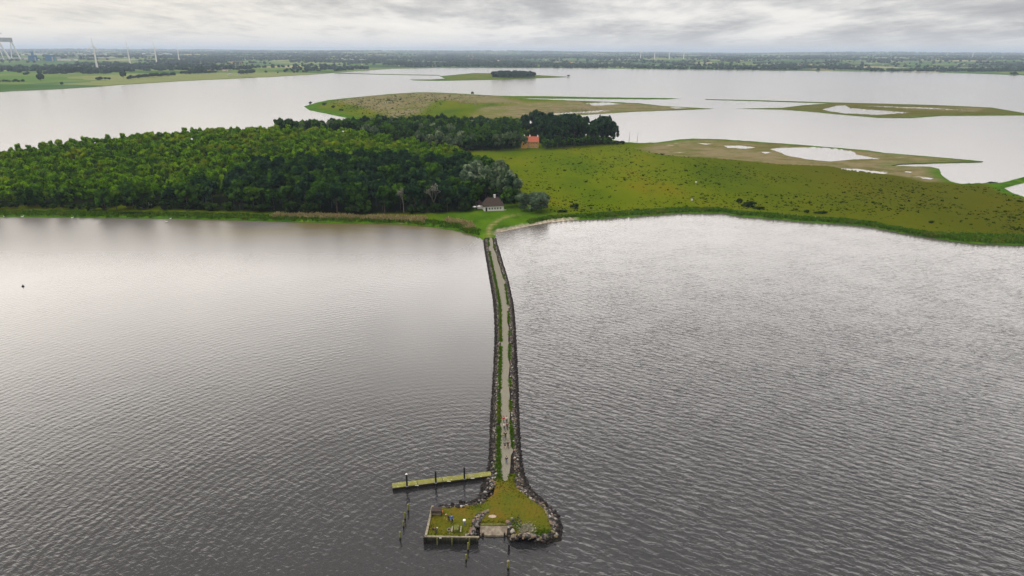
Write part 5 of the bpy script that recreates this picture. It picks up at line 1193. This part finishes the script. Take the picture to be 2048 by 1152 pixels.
hedge(283, 350, 156, 152, 18, .85, 'tree of the row along the shore below the turbines'); hedge(215, 290, 135, 133, 20, 1.1, 'tree of the dark wood belt under the second turbine'); hedge(155, 200, 133, 132, 10, .9, 'tree of the belt behind the first turbine'); hedge(330, 375, 131.5, 131, 12, 1.1, 'tree of the wood under the last turbine'); hedge(365, 430, 149, 147, 16, 1.0, 'tree of the farm grove, shore side'); hedge(375, 500, 143, 140, 24, 1.0, 'tree of the farm grove, field side'); hedge(480, 505, 149, 148, 7, 1.1, 'tree at the right end of the farm grove')
# grove on the far island
w = scatter(GP([(985, 153), (1005, 150.5), (1066, 151.5), (1069, 156), (1020, 157.5), (986, 156.5)]), 14, 9)
for x, y in w:
    e = empty('field_tree', (x, y, 1.0), rr.uniform(0, 6), rr.uniform(.8, 1.35)); tag(e, 'dark tree of the grove on the small green island', 'tree', 'grove on the small green island'); c, t_ = LIBF[rr.randrange(4)]; linkobj('crown', c, e); linkobj('trunk', t_, e)
g = P(1137, 154); e = empty('field_tree', (g.x, g.y, .6), 0, (.9, .9, .5)); tag(e, 'low bush at the right tip of the small green island', 'bush'); linkobj('crown', LIBF[0][0], e); linkobj('trunk', LIBF[0][1], e)
# the mass of far woods
def far_woods():
    r = np.random.default_rng(42); N = 60000
    px = r.uniform(-120, 2170, N); u = r.random(N)
    R0 = 2300; R = R0 * (17000 / R0) ** (u ** .8)
    az = np.arctan((px - 1024) / FPX / .945); x = np.sin(az) * R; y = np.cos(az) * R; w = np.stack([x, y], 1); t_ = shore_t(w)
    m = vnoise(x, y * 1.0, 420, 51) * .45 + vnoise(x, y, 160, 52) * .35 + vnoise(x, y, 1400, 53) * .2
    row = np.abs((vnoise(x, y, 600, 54) * 7) % 1 - .5) < .035 
    leftf = (px < 700) & (t_ < 900)
    ok = (t_ > 35) & np.where(leftf, (m > .70), (m > .545) | row) & ~((px > 620) & (px < 1010) & (t_ < 160)) 
    zz_ = mainland_z(w, t_); pyy = 103.5 + (px - 1024) * .0047 + (75 - zz_) / y * FPX * 1.10
    ok &= ~((px < 385) & (pyy > 104) & (pyy < 127) & (r.random(N) < .6)); ok &= ~((px < 700) & (pyy > 127) & (r.random(N) < .55))
    w = w[ok]; R = R[ok]; t_ = t_[ok]; n = len(w); z = mainland_z(w, t_); S = (5.5 + R / 2300) * r.uniform(.7, 1.5, n); Hh = np.minimum(S * .9, 9) * r.uniform(.7, 1.25, n)
    V0, F0 = ICO1; nv = len(V0)
    jit = 1 + r.normal(0, .16, (n, nv, 1)); V = V0[None] * jit * np.stack([S, S, Hh], 1)[:, None, :] + np.stack([w[:, 0], w[:, 1], z + Hh * .55], 1)[:, None, :]
    F = (F0[None] + (np.arange(n) * nv)[:, None, None]).reshape(-1, 3); tint = np.repeat(np.clip(r.normal(.45, .25, n), 0, 1), len(F0)) + r.normal(0, .12, n * len(F0))
    me = mesh_np('far_woods', V.reshape(-1, 3), F, M['far'], {'tint': ('FACE', np.clip(tint, 0, 1))}); tag(linkobj('far_woods', me), 'dark woods and tree belts over the far shore up to the horizon', 'woods', kind='stuff'); print('FARWOODS', n)
far_woods()

# ------------------------------------------------------------------ haze
def haze():
    b = MB(); b.box((0, 14500, 89), (44000, 31200, 184)); t = newmat('haze_air'); v = t.n('ShaderNodeVolumePrincipled'); v.inputs['Color'].default_value = (.66, .80, 1.0, 1); v.inputs['Density'].default_value = .000068; v.inputs['Anisotropy'].default_value = .2
    t.link(v.outputs[0], t.out.inputs['Volume']); tag(b.build('haze', t.m), 'thin bluish haze over the far shore', 'haze', kind='stuff')
haze()
